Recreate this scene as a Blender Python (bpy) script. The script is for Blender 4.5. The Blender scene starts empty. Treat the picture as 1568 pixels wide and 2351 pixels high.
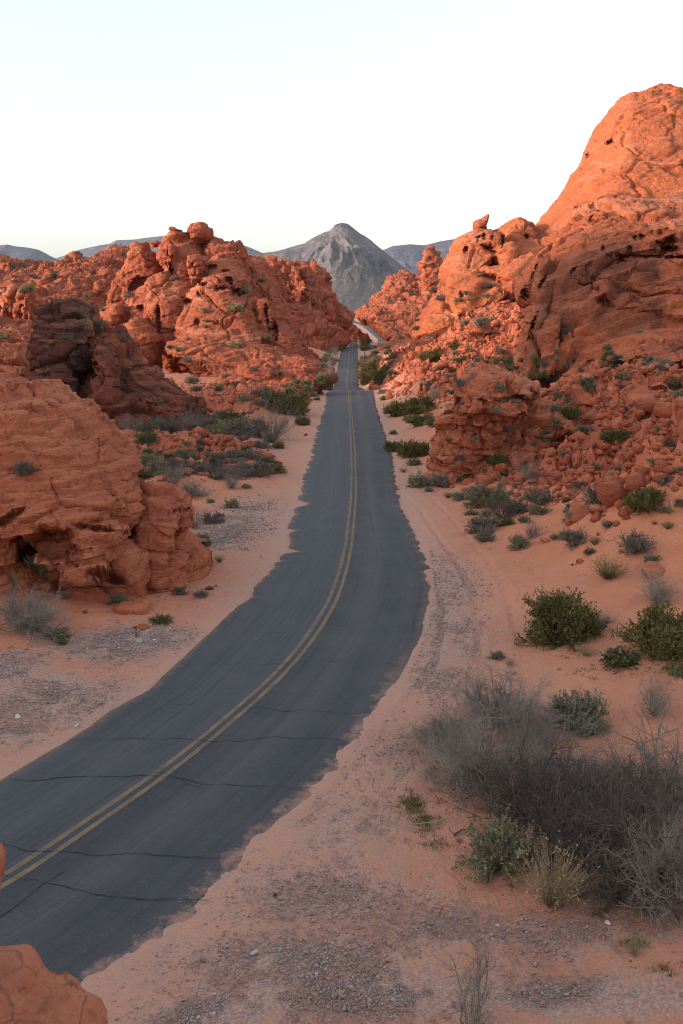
import bpy, math, random, time
import numpy as np
from mathutils import Vector, Matrix
T0 = time.time()
random.seed(7); np.random.seed(7)
R = math.radians
# ------------------------------------------------------------------ camera, sky, sun, exposure
S = bpy.context.scene
COL = S.collection
CZ = 12.3                       # camera height above the near road
F = 2286.0; CX = 784.0; CY = 1175.5; PITCH = R(12.2)
cam_d = bpy.data.cameras.new("camera"); cam = bpy.data.objects.new("camera", cam_d); COL.objects.link(cam)
cam_d.sensor_fit = 'VERTICAL'; cam_d.sensor_height = 36; cam_d.sensor_width = 24; cam_d.lens = 35.0
cam_d.clip_start = 0.1; cam_d.clip_end = 40000
cam_d.dof.use_dof = True; cam_d.dof.focus_distance = 70; cam_d.dof.aperture_fstop = 5.6
cam.location = (0, 0, CZ); cam.rotation_euler = (R(90) - PITCH, 0, 0)
S.camera = cam
SUN_ELEV = 12.0
SUN_VEC = Vector((-0.95, -0.32, 0)).normalized() * math.cos(R(SUN_ELEV)) + Vector((0, 0, math.sin(R(SUN_ELEV))))
W = bpy.data.worlds.new("World"); S.world = W; W.use_nodes = True
wn = W.node_tree; wn.nodes.clear()
sky = wn.nodes.new("ShaderNodeTexSky"); sky.sky_type = 'NISHITA'; sky.sun_disc = False
sky.sun_elevation = R(SUN_ELEV); sky.sun_rotation = math.atan2(SUN_VEC.x, SUN_VEC.y)
sky.altitude = 600; sky.air_density = 1.0; sky.dust_density = 3.0; sky.ozone_density = 1.0
bg = wn.nodes.new("ShaderNodeBackground"); bg.inputs[1].default_value = 0.15
wo = wn.nodes.new("ShaderNodeOutputWorld")
hs = wn.nodes.new('ShaderNodeHueSaturation'); hs.inputs['Saturation'].default_value = .4; hs.inputs['Value'].default_value = .85
wn.links.new(sky.outputs[0], hs.inputs['Color']); wn.links.new(hs.outputs[0], bg.inputs[0]); wn.links.new(bg.outputs[0], wo.inputs[0])
sl = bpy.data.lights.new("sun", 'SUN'); sl.energy = 1.25; sl.angle = R(4); sl.color = (1.0, 0.66, 0.44)
so = bpy.data.objects.new("sun", sl); COL.objects.link(so); so.rotation_euler = (-SUN_VEC).to_track_quat('-Z', 'Y').to_euler()
S.view_settings.view_transform = 'Standard'; S.view_settings.look = 'None'
S.view_settings.exposure = 1.68; S.view_settings.gamma = 1.0
HAZE = 2e-5
S.cycles.max_bounces = 6; S.cycles.diffuse_bounces = 2; S.cycles.volume_bounces = 0
S.cycles.use_denoising = True; S.cycles.denoising_prefilter = 'NONE'; S.cycles.use_adaptive_sampling = False; S.cycles.filter_width = 1.05
cp, sp = math.cos(PITCH), math.sin(PITCH)

def ray(px, py):
    x = (px - CX) / F; y = (CY - py) / F
    return x, cp + y * sp, -sp + y * cp
def at(px, py, D):              # the point seen at (px, py) that stands D metres ahead
    x, y, z = ray(px, py)
    return (x * D / y, D, CZ + z * D / y)
def zat(py, D): return at(CX, py, D)[2]

# ------------------------------------------------------------------ noise
def _h(ix, iy, iz, s):
    n = (ix.astype(np.int64) * 374761393 + iy.astype(np.int64) * 668265263 + iz.astype(np.int64) * 2147483647 + s * 1274126177) & 0xffffffff
    n = ((n ^ (n >> 13)) * 1274126177) & 0xffffffff
    n = ((n ^ (n >> 16)) * 2246822519) & 0xffffffff
    return ((n ^ (n >> 15)) & 0xffffff) / float(0xffffff)
def vnoise(p, s=0):
    i = np.floor(p).astype(np.int64); f = p - i; u = f * f * f * (f * (f * 6 - 15) + 10)
    x, y, z = i[:, 0], i[:, 1], i[:, 2]; a, b, c = u[:, 0], u[:, 1], u[:, 2]
    def L(p0, p1, t): return p0 + (p1 - p0) * t
    r = L(L(L(_h(x, y, z, s), _h(x+1, y, z, s), a), L(_h(x, y+1, z, s), _h(x+1, y+1, z, s), a), b),
          L(L(_h(x, y, z+1, s), _h(x+1, y, z+1, s), a), L(_h(x, y+1, z+1, s), _h(x+1, y+1, z+1, s), a), b), c)
    return r * 2 - 1
ROT = np.array(Matrix.Rotation(0.9, 3, Vector((1, 2, 3)).normalized()))
def fbm(p, oct=4, s=0, gain=0.5):
    r = 0; a = 1.0; t = 0
    for k in range(oct):
        r = r + a * vnoise(p, s + k); t += a; a *= gain; p = p @ ROT.T * 2.03 + 3.7
    return r / t
def ridged(p, oct=4, s=0):
    r = 0; a = 1.0; t = 0
    for k in range(oct):
        r = r + a * (1 - np.abs(vnoise(p, s + k)) * 2); t += a; a *= 0.5; p = p @ ROT.T * 2.03 + 1.7
    return r / t
def worley(p, s=0, jit=0.9, vec=False):
    i = np.floor(p).astype(np.int64); n = len(p)
    f1 = np.full(n, 9.0); f2 = np.full(n, 9.0); idv = np.zeros(n); cv = np.zeros((n, 3))
    for dx in (-1, 0, 1):
        for dy in (-1, 0, 1):
            for dz in (-1, 0, 1):
                c = i + (dx, dy, dz); h1 = _h(c[:, 0], c[:, 1], c[:, 2], s)
                q = c + 0.5 + jit * (np.stack([h1, _h(c[:, 0], c[:, 1], c[:, 2], s + 11), _h(c[:, 0], c[:, 1], c[:, 2], s + 23)], 1) - .5)
                d = np.sqrt(((q - p) ** 2).sum(1)); m = d < f1
                f2 = np.where(m, f1, np.minimum(f2, d)); idv = np.where(m, h1, idv); cv[m] = (p - q)[m]; f1 = np.where(m, d, f1)
    if vec:
        t = idv * 6.283 * 7; u = np.sin(idv * 97.) ; return f1, f2, idv, cv[:, 0] * np.cos(t) + cv[:, 1] * np.sin(t) + cv[:, 2] * u
    return f1, f2, idv
def sstep(a, b, x):
    t = np.clip((x - a) / (b - a), 0, 1); return t * t * (3 - 2 * t)

# ------------------------------------------------------------------ object helpers
def fast_mesh(name, v, f):
    v = np.asarray(v, np.float32); f = np.asarray(f, np.int32); k = f.shape[1]
    me = bpy.data.meshes.new(name); me.vertices.add(len(v)); me.vertices.foreach_set('co', v.ravel())
    me.loops.add(f.size); me.loops.foreach_set('vertex_index', f.ravel())
    me.polygons.add(len(f)); me.polygons.foreach_set('loop_start', np.arange(len(f), dtype=np.int32) * k)
    me.update(calc_edges=True); return me
def link(name, me, mats=(), parent=None, loc=(0, 0, 0), smooth=False):
    for m in (mats if isinstance(mats, (list, tuple)) else [mats]): me.materials.append(m)
    if smooth: me.polygons.foreach_set('use_smooth', np.ones(len(me.polygons), bool))
    o = bpy.data.objects.new(name, me); COL.objects.link(o); o.location = loc
    if parent: o.parent = parent
    return o
def tag(o, label=None, cat=None, group=None, kind=None):
    if label: o['label'] = label
    if cat: o['category'] = cat
    if group: o['group'] = group
    if kind: o['kind'] = kind
    return o
def empty(name, loc, rz=0):
    o = bpy.data.objects.new(name, None); COL.objects.link(o); o.location = loc; o.rotation_euler = (0, 0, rz)
    o.empty_display_size = .2; return o
def copy_tree(o, parent=None):
    c = o.copy(); COL.objects.link(c); c.parent = parent
    for ch in list(o.children): copy_tree(ch, c)
    return c
def fattr(me, name, arr):
    a = me.attributes.new(name, 'FLOAT', 'POINT'); a.data.foreach_set('value', np.asarray(arr, np.float32))

# ------------------------------------------------------------------ material helpers
class NT:
    def __init__(s, name):
        s.m = bpy.data.materials.new(name); s.m.use_nodes = True; s.t = s.m.node_tree; s.t.nodes.clear()
        s.out = s.n('ShaderNodeOutputMaterial'); s.b = s.n('ShaderNodeBsdfPrincipled'); s.l(s.b.outputs[0], s.out.inputs[0])
        s.b.inputs['Roughness'].default_value = .9; s.b.inputs['Specular IOR Level'].default_value = .2
        s.tc = s.n('ShaderNodeTexCoord'); s.geo = s.n('ShaderNodeNewGeometry')
    def n(s, k): return s.t.nodes.new(k)
    def l(s, a, b): s.t.links.new(a, b)
    def vec(s, src, scale=(1, 1, 1), rot=(0, 0, 0)):
        m = s.n('ShaderNodeMapping'); m.inputs['Scale'].default_value = scale; m.inputs['Rotation'].default_value = rot
        s.l(src, m.inputs[0]); return m.outputs[0]
    def noise(s, vec, scale, detail=4, rough=.55, dist=0):
        t = s.n('ShaderNodeTexNoise'); t.inputs['Scale'].default_value = scale; t.inputs['Detail'].default_value = detail
        t.inputs['Roughness'].default_value = rough; t.inputs['Distortion'].default_value = dist; s.l(vec, t.inputs['Vector']); return t.outputs[0]
    def vor(s, vec, scale, feat='F1', out=0):
        t = s.n('ShaderNodeTexVoronoi'); t.feature = feat; t.inputs['Scale'].default_value = scale; s.l(vec, t.inputs['Vector']); return t.outputs[out]
    def ramp(s, fac, stops):
        r = s.n('ShaderNodeValToRGB'); e = r.color_ramp.elements
        while len(e) > 1: e.remove(e[-1])
        e[0].position = stops[0][0]; c = stops[0][1]; e[0].color = (*c, 1) if isinstance(c, tuple) else (c, c, c, 1)
        for p, c in stops[1:]:
            k = e.new(p); k.color = (*c, 1) if isinstance(c, tuple) else (c, c, c, 1)
        s.l(fac, r.inputs[0]); return r.outputs[0]
    def mix(s, fac, a, b, mode='MIX'):
        m = s.n('ShaderNodeMix'); m.data_type = 'RGBA'; m.blend_type = mode
        for v, i in ((fac, 0), (a, 6), (b, 7)):
            if hasattr(v, 'links'): s.l(v, m.inputs[i])
            elif isinstance(v, tuple): m.inputs[i].default_value = (*v, 1)
            else: m.inputs[i].default_value = v
        return m.outputs[2]
    def math(s, op, a, b=0.0, c=0.0, clamp=False):
        m = s.n('ShaderNodeMath'); m.operation = op; m.use_clamp = clamp
        for v, i in ((a, 0), (b, 1), (c, 2)):
            if hasattr(v, 'links'): s.l(v, m.inputs[i])
            else: m.inputs[i].default_value = v
        return m.outputs[0]
    def attr(s, name, out='Fac'):
        a = s.n('ShaderNodeAttribute'); a.attribute_name = name; return a.outputs[out]
    def bump(s, h, strength, dist, prev=None):
        b = s.n('ShaderNodeBump'); b.inputs['Strength'].default_value = strength; b.inputs['Distance'].default_value = dist
        s.l(h, b.inputs['Height'])
        if prev: s.l(prev, b.inputs['Normal'])
        return b.outputs[0]
    def color(s, c): s.l(c, s.b.inputs['Base Color'])
    def normal(s, x): s.l(x, s.b.inputs['Normal'])

def rock_mat(name, base, dark, light, sc=1.0, varnish=0.0, strata=0.5, dip=0.12):
    """sandstone; sc = size in metres of the main mottling; strata bands run along a gently dipping plane"""
    m = NT(name); P = m.geo.outputs['Position']
    big = m.noise(P, .35 / sc, 5, .6, .6); mid = m.noise(P, 1.6 / sc, 6, .65)
    col = m.mix(m.ramp(big, [(.3, 0.), (.7, 1.)]), base, dark)
    col = m.mix(m.math('MULTIPLY', m.ramp(mid, [(.45, 0.), (.75, 1.)]), .55), col, light)
    sv = m.vec(P, (.12, .12, 1.6), (dip, dip * .7, 0))
    st = m.noise(sv, 2.4 / sc, 7, .6, .8)
    col = m.mix(m.math('MULTIPLY', m.ramp(st, [(.38, 1.), (.52, 0.)]), .5 * strata), col, dark)
    col = m.mix(m.math('MULTIPLY', m.ramp(st, [(.5, 0.), (.7, 1.)]), .4 * strata), col, light)
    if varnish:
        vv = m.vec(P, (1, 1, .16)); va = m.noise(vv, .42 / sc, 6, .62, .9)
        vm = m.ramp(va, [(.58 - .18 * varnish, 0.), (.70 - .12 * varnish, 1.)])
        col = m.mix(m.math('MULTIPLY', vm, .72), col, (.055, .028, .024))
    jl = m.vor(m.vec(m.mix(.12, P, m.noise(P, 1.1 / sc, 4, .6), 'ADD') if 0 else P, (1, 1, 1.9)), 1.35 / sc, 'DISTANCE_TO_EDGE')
    col = m.mix(m.math('MULTIPLY', m.ramp(jl, [(0., 1.), (.035, 0.)]), m.ramp(mid, [(.42, 0.), (.6, .75)])), col, (.10, .034, .024))  # dark joint lines in the colour, painted to deepen the shade of crevices
    fn_ = m.noise(m.vec(P, (1, 1, 2.6), (dip, dip, 0)), 9 / sc, 6, .72)
    col = m.mix(m.ramp(fn_, [(.33, .55), (.47, 0.)]), col, m.mix(.5, dark, (.07, .026, .02))); col = m.mix(m.ramp(fn_, [(.56, 0.), (.72, .5)]), col, light)
    pb = m.noise(m.vec(P, (.05, .05, .42), (dip, dip, 0)), 1.6 / sc ** .5, 5, .6, .5); col = m.mix(m.ramp(pb, [(.55, 0.), (.66, .5)]), col, (.62, .27, .165))
    dv = m.noise(m.vec(P, (1, 1, .3)), .5 / sc ** .7, 7, .7, .6); col = m.mix(m.ramp(dv, [(.60, 0.), (.70, .5)]), col, m.mix(.4, dark, (.06, .03, .028)))
    # lichen and dark mineral specks
    sp_ = m.noise(P, 7 / sc, 3, .7); col = m.mix(m.math('MULTIPLY', m.ramp(sp_, [(.62, 0.), (.70, 1.)]), .35), col, (.12, .055, .04))
    # sand dust that settles on flat ledges
    sx = m.n('ShaderNodeSeparateXYZ'); m.l(m.geo.outputs['Normal'], sx.inputs[0])
    up = m.ramp(sx.outputs[2], [(.55, 0.), (.95, 1.)])
    col = m.mix(m.math('MULTIPLY', up, .22), col, light)
    m.color(col)
    b = m.bump(st, .55 * strata + .1, .25 * sc)
    b = m.bump(m.noise(P, 3.2 / sc, 8, .72), 1.0, .16 * sc, b)
    cr = m.vor(m.vec(P, (1, 1, 1.5)), .9 / sc, 'DISTANCE_TO_EDGE')
    b = m.bump(m.ramp(cr, [(0., 0.), (.05, 1.)]), .35, .08 * sc, b)
    m.normal(b); return m.m

RED = (.43, .122, .060); DRED = (.28, .070, .040); LRED = (.54, .180, .092)
M = {}
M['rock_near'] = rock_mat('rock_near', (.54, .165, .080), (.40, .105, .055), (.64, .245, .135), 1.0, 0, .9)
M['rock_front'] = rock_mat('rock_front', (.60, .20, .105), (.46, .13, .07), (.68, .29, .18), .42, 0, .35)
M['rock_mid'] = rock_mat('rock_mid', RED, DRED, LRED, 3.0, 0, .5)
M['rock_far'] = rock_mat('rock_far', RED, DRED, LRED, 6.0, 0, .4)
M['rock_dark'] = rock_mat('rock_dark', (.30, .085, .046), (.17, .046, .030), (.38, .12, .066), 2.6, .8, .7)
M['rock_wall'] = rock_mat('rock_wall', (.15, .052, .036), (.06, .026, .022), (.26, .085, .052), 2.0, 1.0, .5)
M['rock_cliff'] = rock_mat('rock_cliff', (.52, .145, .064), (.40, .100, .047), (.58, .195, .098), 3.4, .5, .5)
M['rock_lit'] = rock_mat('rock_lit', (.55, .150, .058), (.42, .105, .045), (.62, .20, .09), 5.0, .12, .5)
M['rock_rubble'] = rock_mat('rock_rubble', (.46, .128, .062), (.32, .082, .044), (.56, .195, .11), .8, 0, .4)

def plain(name, c, rough=.85, var=.3, sc=8, obj=False):
    m = NT(name); src = m.tc.outputs['Object']
    n = m.noise(src, sc, 3); v = m.ramp(n, [(.3, tuple(x * (1 - var) for x in c)), (.7, tuple(min(1, x * (1 + var)) for x in c))])
    oi = m.n('ShaderNodeObjectInfo'); k = m.math('MULTIPLY_ADD', oi.outputs['Random'], .5, .75)
    col = m.mix(1.0, v, m.mix(k, (0., 0., 0.), (1., 1., 1.)), 'MULTIPLY')
    m.color(col); m.b.inputs['Roughness'].default_value = rough; return m.m
M['twig'] = plain('twig', (.32, .27, .23), .9, .4, 3)
M['twig_dark'] = plain('twig_dark', (.13, .108, .092), .9, .4, 3)
M['creosote'] = plain('creosote', (.165, .145, .048), .7, .45, 4)
M['green'] = plain('green', (.165, .16, .065), .8, .4, 4)
M['sage'] = plain('sage', (.27, .25, .15), .9, .35, 4)
M['bluesage'] = plain('bluesage', (.23, .235, .16), .9, .35, 4)
M['greysage'] = plain('greysage', (.23, .19, .15), .9, .35, 4)
M['straw'] = plain('straw', (.42, .33, .20), .9, .35, 4)
M['olive'] = plain('olive', (.20, .19, .07), .9, .35, 4)
M['yellow_leaf'] = plain('yellow_leaf', (.50, .40, .04), .8, .3, 4)
M['grass'] = plain('grass', (.13, .15, .04), .8, .4, 2)

# ------------------------------------------------------------------ road course
prof = [(-400, 0), (15, 0.0), (30, 0.0), (42, -.05)]
for py, D in ((1250, 50), (1100, 76), (1000, 105), (940, 138), (895, 178)): prof.append((D, zat(py, D)))
prof += [(195, zat(903, 195)), (232, zat(904, 232)), (262, zat(899, 262)), (281, zat(889, 281)), (300, zat(872, 300)), (345, zat(838.6, 345)), (400, zat(807, 400)), (450, zat(793, 450)), (490, zat(785.8, 490)),
         (510, zat(786.5, 510)), (580, zat(793, 580)), (700, zat(786, 700)), (780, zat(778, 780)), (1000, zat(743.5, 1000)), (1100, zat(734, 1100)), (1300, zat(716, 1300)),
         (1340, zat(717, 1340)), (1700, -32), (2600, -45 + CZ), (40000, -45 + CZ)]
_py = np.arange(-400, 3000, 2.0); _pz = np.interp(_py, [a for a, b in prof], [b for a, b in prof])
_k = np.exp(-np.linspace(-2, 2, 9) ** 2); _k /= _k.sum(); _pz = np.convolve(np.pad(_pz, 4, 'edge'), _k, 'valid')
def zprof(Y): return np.interp(Y, _py, _pz)
def row_of(Y, z): # pixel row of a point
    a = (z - CZ) / Y; y = (a * cp + sp) / (cp - a * sp); return CY - y * F
def flat(px, py, dz=0.0):       # first point along the pixel's ray that lies dz above the road level
    x, y, z = ray(px, py); D = np.concatenate([np.arange(8, 200, .25), np.arange(200, 2500, 2)])
    g = CZ + z * D / y - (zprof(D) + dz); k = np.argmax(g <= 0) if (g <= 0).any() else len(D) - 1
    if k > 0 and g[k] <= 0:
        t = g[k-1] / (g[k-1] - g[k]); d = D[k-1] + t * (D[k] - D[k-1])
    else: d = D[k]
    return (x * d / y, d, CZ + z * d / y)
Lp = [(896,757),(940,745),(975,730),(1010,720),(1050,712),(1090,700),(1150,685),(1210,668),(1250,660),(1290,648),(1330,600),(1380,560),(1410,530),(1455,480),(1500,428),(1555,370),(1580,345),(1635,250),(1667,210),(1712,130),(1752,65),(1790,0)]
Rp = [(896,848),(930,862),(980,878),(1020,890),(1060,900),(1110,908),(1160,918),(1200,936),(1245,958),(1290,975),(1350,984),(1400,978),(1460,965),(1520,935),(1600,890),(1690,835),(1760,784),(1815,725),(1895,650),(1980,550),(2070,480),(2180,350),(2285,210)]
Cp = [(896,798),(930,803),(1000,809),(1080,812),(1150,811),(1250,801),(1310,788),(1380,765),(1455,720),(1525,665),(1590,600),(1710,460),(1790,357),(1955,115),(2037,0)]
def near(tab): return [flat(x, y)[:2] for y, x in tab][::-1]
L0, R0, C0 = near(Lp), near(Rp), near(Cp)
# far parts: (row, L, C, R, D)
mid = [(889,766,796,822.5,281),(872,768,796,822.5,300),(838.6,776,801,822,345),(807,782,802,821.7,400),(793,785,802,820,450),(785.8,786.5,802,819,490)]
midL = [at(a[1], a[0], a[4])[:2] for a in mid]; midC = [at(a[2], a[0], a[4])[:2] for a in mid]; midR = [at(a[3], a[0], a[4])[:2] for a in mid]
def fill(a, b, n=4): return [(a[0] + (b[0]-a[0]) * k / n, a[1] + (b[1]-a[1]) * k / n) for k in range(1, n)]
farC = [at(812, 784, 540)[:2], at(850, 784, 620)[:2], at(880, 784, 710)[:2], at(877, 777, 780)[:2], at(865, 770, 830)[:2], at(854.5, 760.7, 885)[:2], at(844, 752, 940)[:2], at(833.7, 746, 985)[:2], at(823, 743, 1010)[:2],
        at(808, 739, 1060)[:2], at(805.6, 733.7, 1110)[:2], at(809.8, 723, 1220)[:2], at(811.8, 716, 1300)[:2], at(811.8, 716, 1345)[:2]]
Cw = C0 + fill(C0[-1], midC[0]) + midC + farC
Cw = [(Cw[0][0] - (Cw[1][0] - Cw[0][0]) / (Cw[1][1] - Cw[0][1]) * 0 - 10.5, Cw[0][1] - 12)] + Cw
def resample(pts, n):
    p = np.array(pts); d = np.r_[0, np.cumsum(np.hypot(*np.diff(p, axis=0).T))]; return p, d
def smooth_curve(pts, step):
    p, d = resample(pts, 0); t = np.arange(0, d[-1], step); q = np.stack([np.interp(t, d, p[:, 0]), np.interp(t, d, p[:, 1])], 1)
    k = max(3, int(5 / step) | 1); w = np.hanning(k + 2)[1:-1]; w /= w.sum()
    qq = np.stack([np.convolve(np.pad(q[:, i], k // 2, 'reflect', reflect_type='odd'), w, 'valid') for i in (0, 1)], 1); return qq
cen = smooth_curve(Cw, .25)
tan = np.gradient(cen, axis=0); tan /= np.linalg.norm(tan, axis=1)[:, None]; nor = np.stack([tan[:, 1], -tan[:, 0]], 1)  # nor points right
sarc = np.r_[0, np.cumsum(np.hypot(*np.diff(cen, axis=0).T))]
def halfwidth(edge, sign):      # lateral distance from centre line to the traced edge, at every station
    e = np.array(edge); pts = []
    pe, de = resample(edge, 0); t = np.arange(0, de[-1], .4); e = np.stack([np.interp(t, de, pe[:, 0]), np.interp(t, de, pe[:, 1])], 1)
    S_, H_ = [], []
    for q in e:
        i = np.argmin(((cen - q) ** 2).sum(1)); S_.append(sarc[i]); H_.append(sign * float((q - cen[i]) @ nor[i]))
    o = np.argsort(S_); S_, H_ = np.array(S_)[o], np.array(H_)[o]
    return S_, H_
def make_hw(nearE, midE, sign):
    s1, h1 = halfwidth(nearE, sign); s2, h2 = halfwidth(midE, sign)
    m1 = s1 > sarc[60]
    return np.interp(sarc, np.r_[s1[m1], s2, s2[-1] + 60], np.r_[h1[m1], h2, 3.5])
hR = make_hw(R0, midR, 1); hL = make_hw(L0, midL, -1)
hR = np.clip(hR, 3.0, 5.2); hL = np.clip(hL, 3.0, 5.2)
ROADTREE_X, ROADTREE_Y = cen[:, 0], cen[:, 1]
_o = np.argsort(cen[::4, 1]); _cy, _cx = cen[::4][_o][:, 1], cen[::4][_o][:, 0]
def road_dist(X, Y, raw=False):            # rough lateral distance beyond the road edge
    Y_ = np.clip(Y, _cy[0], 1345); cx = np.interp(Y_, _cy, _cx)
    sl_ = np.interp(Y_, (_cy[1:] + _cy[:-1]) / 2, np.abs(np.diff(_cx)) / (np.diff(_cy) + 1e-3)); sl_ = np.clip(sl_, 0, 3)
    lat = np.abs(X - cx) / np.sqrt(1 + sl_ ** 2)
    return lat if raw else np.maximum(lat - 3.9, 0)

# ------------------------------------------------------------------ ground shape
G = []  # (x, y, residual/(y+15), rocky)
def gf(px, py, dz, rk=0.): x, y, z = flat(px, py, dz); G.append((x, y, dz / (y + 15), rk))
def gd(px, py, D, rk=0.): x, y, z = at(px, py, D); G.append((x, y, (z - float(zprof(y))) / (y + 15), rk))
for a in [(0,1790,0),(60,1620,.1),(0,1500,.7),(200,1480,.1),(300,1440,.15),(480,1330,.05),(560,1200,0),(560,1050,0),(640,1050,0),(600,1150,0),(450,1150,.0),
          (450,1095,.2,.2),(350,1085,.4,.2),(400,1045,1.,.6),(500,1010,2.0,.9),(570,1020,1.2,.8),(610,960,.3),(350,985,.5),(480,950,.8,.4),(440,868,3,0),(400,845,3.5,0),(600,905,2.,1),(690,885,1.,.4),
          (1050,1250,0),(1150,1200,.1),(1300,1300,.5),(1500,1400,.9),(1500,1550,.5),(1200,1550,0),(1300,1700,.1),(1500,2000,.2),(1200,2250,0),(1540,1250,1.9,.2),(1300,1180,.9),(1150,1120,.6,.2),(1400,1110,1.9,.8),
          (1540,1120,2.8,.8),(1250,1080,1.7,.8),(1400,1000,3.4,1),(1540,980,4.6,1),(1250,980,3.2,1),(1400,900,6.,1),(1540,850,9,1),(1300,850,7,1),(1150,830,6.2,1),(1000,1000,.5),(940,1060,.0),(930,940,.2),(985,930,1.5,.3),(1010,880,3.4,.9)]:
    gf(*a)
for a in [(745,850,290,.5),(840,850,290,.1),(890,865,205,.6),(880,820,330,.4),(950,850,190,1),(950,785,280,1),(1000,820,190,1),(1080,790,170,1),(1100,715,215,1),(1180,690,260,1),(50,850,170,.6),(150,640,420,1),
          (250,600,450,1),(0,640,380,1),(900,785,620,.8),(880,800,430,.9),(960,790,420,1),(862,815,380,.5),(850,788,560,.4),(770,800,430,.6),(700,740,480,1),(900,740,1000,.8),(780,745,1000,1),(760,700,1400,1),(860,700,1400,1)]:
    gd(*a)
for Y in (12, 20, 30, 45, 65, 95, 130, 170, 220, 290, 380, 480, 560, 700, 800, 900, 1010, 1150, 1300, 1500):
    cx = float(np.interp(Y, _cy, _cx)); G.append((cx - 3, Y, 0, 0)); G.append((cx + 3, Y, 0, 0))
G += [(-60, 20, .03, 0), (60, 20, .04, .3), (90, 60, .12, 1), (-80, 80, .03, .5), (0, -30, 0, 0), (0, 2600, 0, 0), (-600, 2600, 0, 0), (600, 2600, 0, 0)]
G = np.array(G)
def qc(X, Y): Yc = np.clip(Y, 4, 2600); return np.stack([np.clip(X / (Yc + 15), -1.1, 1.1) * 3.2, np.log(Yc + 15) * 1.6], 1)
GQ = qc(G[:, 0], G[:, 1]); _A = np.sqrt(((GQ[:, None] - GQ[None]) ** 2).sum(2) + .0009) - np.eye(len(GQ)) * .05
GW = np.linalg.solve(np.block([[-_A, np.ones((len(GQ), 1))], [np.ones((1, len(GQ))), np.zeros((1, 1))]]), np.vstack([G[:, 2:4], np.zeros((1, 2))]))
def gfield(X, Y):
    out = np.empty((len(X), 2))
    for i in range(0, len(X), 40000):
        q = qc(X[i:i+40000], Y[i:i+40000]); K = -np.sqrt(((q[:, None] - GQ[None]) ** 2).sum(2) + .0009)
        out[i:i+40000] = K @ GW[:-1] + GW[-1]
    return out
def ground(X, Y, full=False):
    X = np.atleast_1d(np.asarray(X, float)); Y = np.atleast_1d(np.asarray(Y, float))
    g = gfield(X, Y); rd = road_dist(X, Y); sc = np.clip(np.abs(Y), 10, 1400)
    fade = sstep(0.2, 2.5 + sc * .02, rd) * (1 - sstep(1500, 2600, Y))
    res = np.clip(g[:, 0], -.03, .16) * (np.clip(Y, 4, 2600) + 15)
    rk = np.clip(g[:, 1], 0, 1)
    P3 = np.stack([X, Y, np.zeros_like(X)], 1)
    z = zprof(Y) + res * fade
    z += fade * (.10 * fbm(P3 * .35, 3, 5) + .03 * fbm(P3 * 1.7, 3, 9)) * np.clip(sc / 40, .8, 3)
    # rocky slopes: slabs and blocks of several sizes
    m = sstep(.25, .75, rk + .25 * fbm(P3 * (8 / sc)[:, None], 3, 31)) * fade
    if m.max() > .01:
        idx = m > .01; Q = P3[idx]; mm = m[idx]; zz = np.zeros(len(Q)); wq = fbm(Q * .4, 2, 44)[:, None]
        for cell, amp, sd in ((.5, .15, 1), (1.3, .36, 2), (4.2, .8, 3), (14, 1.4, 4)):
            w = sstep(cell * 150, cell * 60, sc[idx]) if cell < 2 else 1.0
            rr = (Q @ np.array([[.85, -.52, 0], [.52, .85, 0], [0, 0, 1.]])) / np.array([cell * 1.5, cell * .75, cell]) + wq * .4
            f1, f2, idv, tl = worley(rr, 60 + sd, vec=True); e = sstep(.0, .07, f2 - f1)
            tl = np.clip(tl, -.4, .4); zz += w * amp * ((idv - .4) * e + .3 * (e - 1) + 1.5 * tl + .5 * fbm(Q / cell * 1.7, 2, 70 + sd))
        z[idx] += zz * mm * np.clip(sc[idx] / 55, .35, 1.1)
    return (z, m) if full else z
def gpt(px, py):                # where the pixel's ray meets the ground
    x, y, z = ray(px, py); D = np.concatenate([np.arange(8, 200, .5), np.arange(200, 1500, 3)])
    g = CZ + z * D / y - ground(x * D / y, D); k = int(np.argmax(g <= 0)) if (g <= 0).any() else len(D) - 1
    d = D[k]
    if k > 0:
        t = g[k-1] / (g[k-1] - g[k] + 1e-9); d = D[k-1] + min(max(t, 0), 1) * (D[k] - D[k-1])
    return Vector((x * d / y, d, CZ + z * d / y))

def axis(core0, core1, step, lim0, lim1, rat):
    a = list(np.arange(core0, core1, step)); s = step
    while a[-1] < lim1: s *= rat; a.append(a[-1] + s)
    s = step; b = []
    c = core0
    while c > lim0: s *= rat; c -= s; b.append(c)
    return np.array(b[::-1] + a)
gx = axis(-14, 14, .075, -9000, 9000, 1.022); gy = axis(13, 36, .075, -9000, 12000, 1.0085)
XX, YY = np.meshgrid(gx, gy); nx, ny = len(gx), len(gy)
print('grid', nx, ny)
zz, rk = ground(XX.ravel(), YY.ravel(), True)
# spots of grey gravel: (px, py, rx, ry, weight)
SP = [(100,1610,170,50,1.),(240,1490,120,30,.9),(350,1465,100,22,1),(40,1560,80,30,.8),(560,1190,75,50,.9),(500,1235,50,30,1),(420,1300,50,30,.5),(620,1010,50,40,.5),(30,1690,60,30,.6),
      (1030,1330,60,60,.6),(1020,1440,70,70,.8),(1000,1550,60,60,.6),(900,1750,90,80,.35),(800,1900,120,80,.5),(750,2050,200,70,.6),(700,2200,260,60,.7),(900,2280,330,50,1.),(500,2330,120,40,.9),
      (1300,2150,200,60,.5),(1400,2300,250,50,.8),(1000,2130,150,60,.5),(600,1420,40,40,.3)]
spw = []
for px, py, rx, ry, w in SP:
    c = flat(px, py); r = flat(px + rx, py)[0] - c[0]; rr = abs(flat(px, py - ry)[1] - flat(px, py + ry)[1]) / 2; spw.append((c[0], c[1], r, rr, w))
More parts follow.
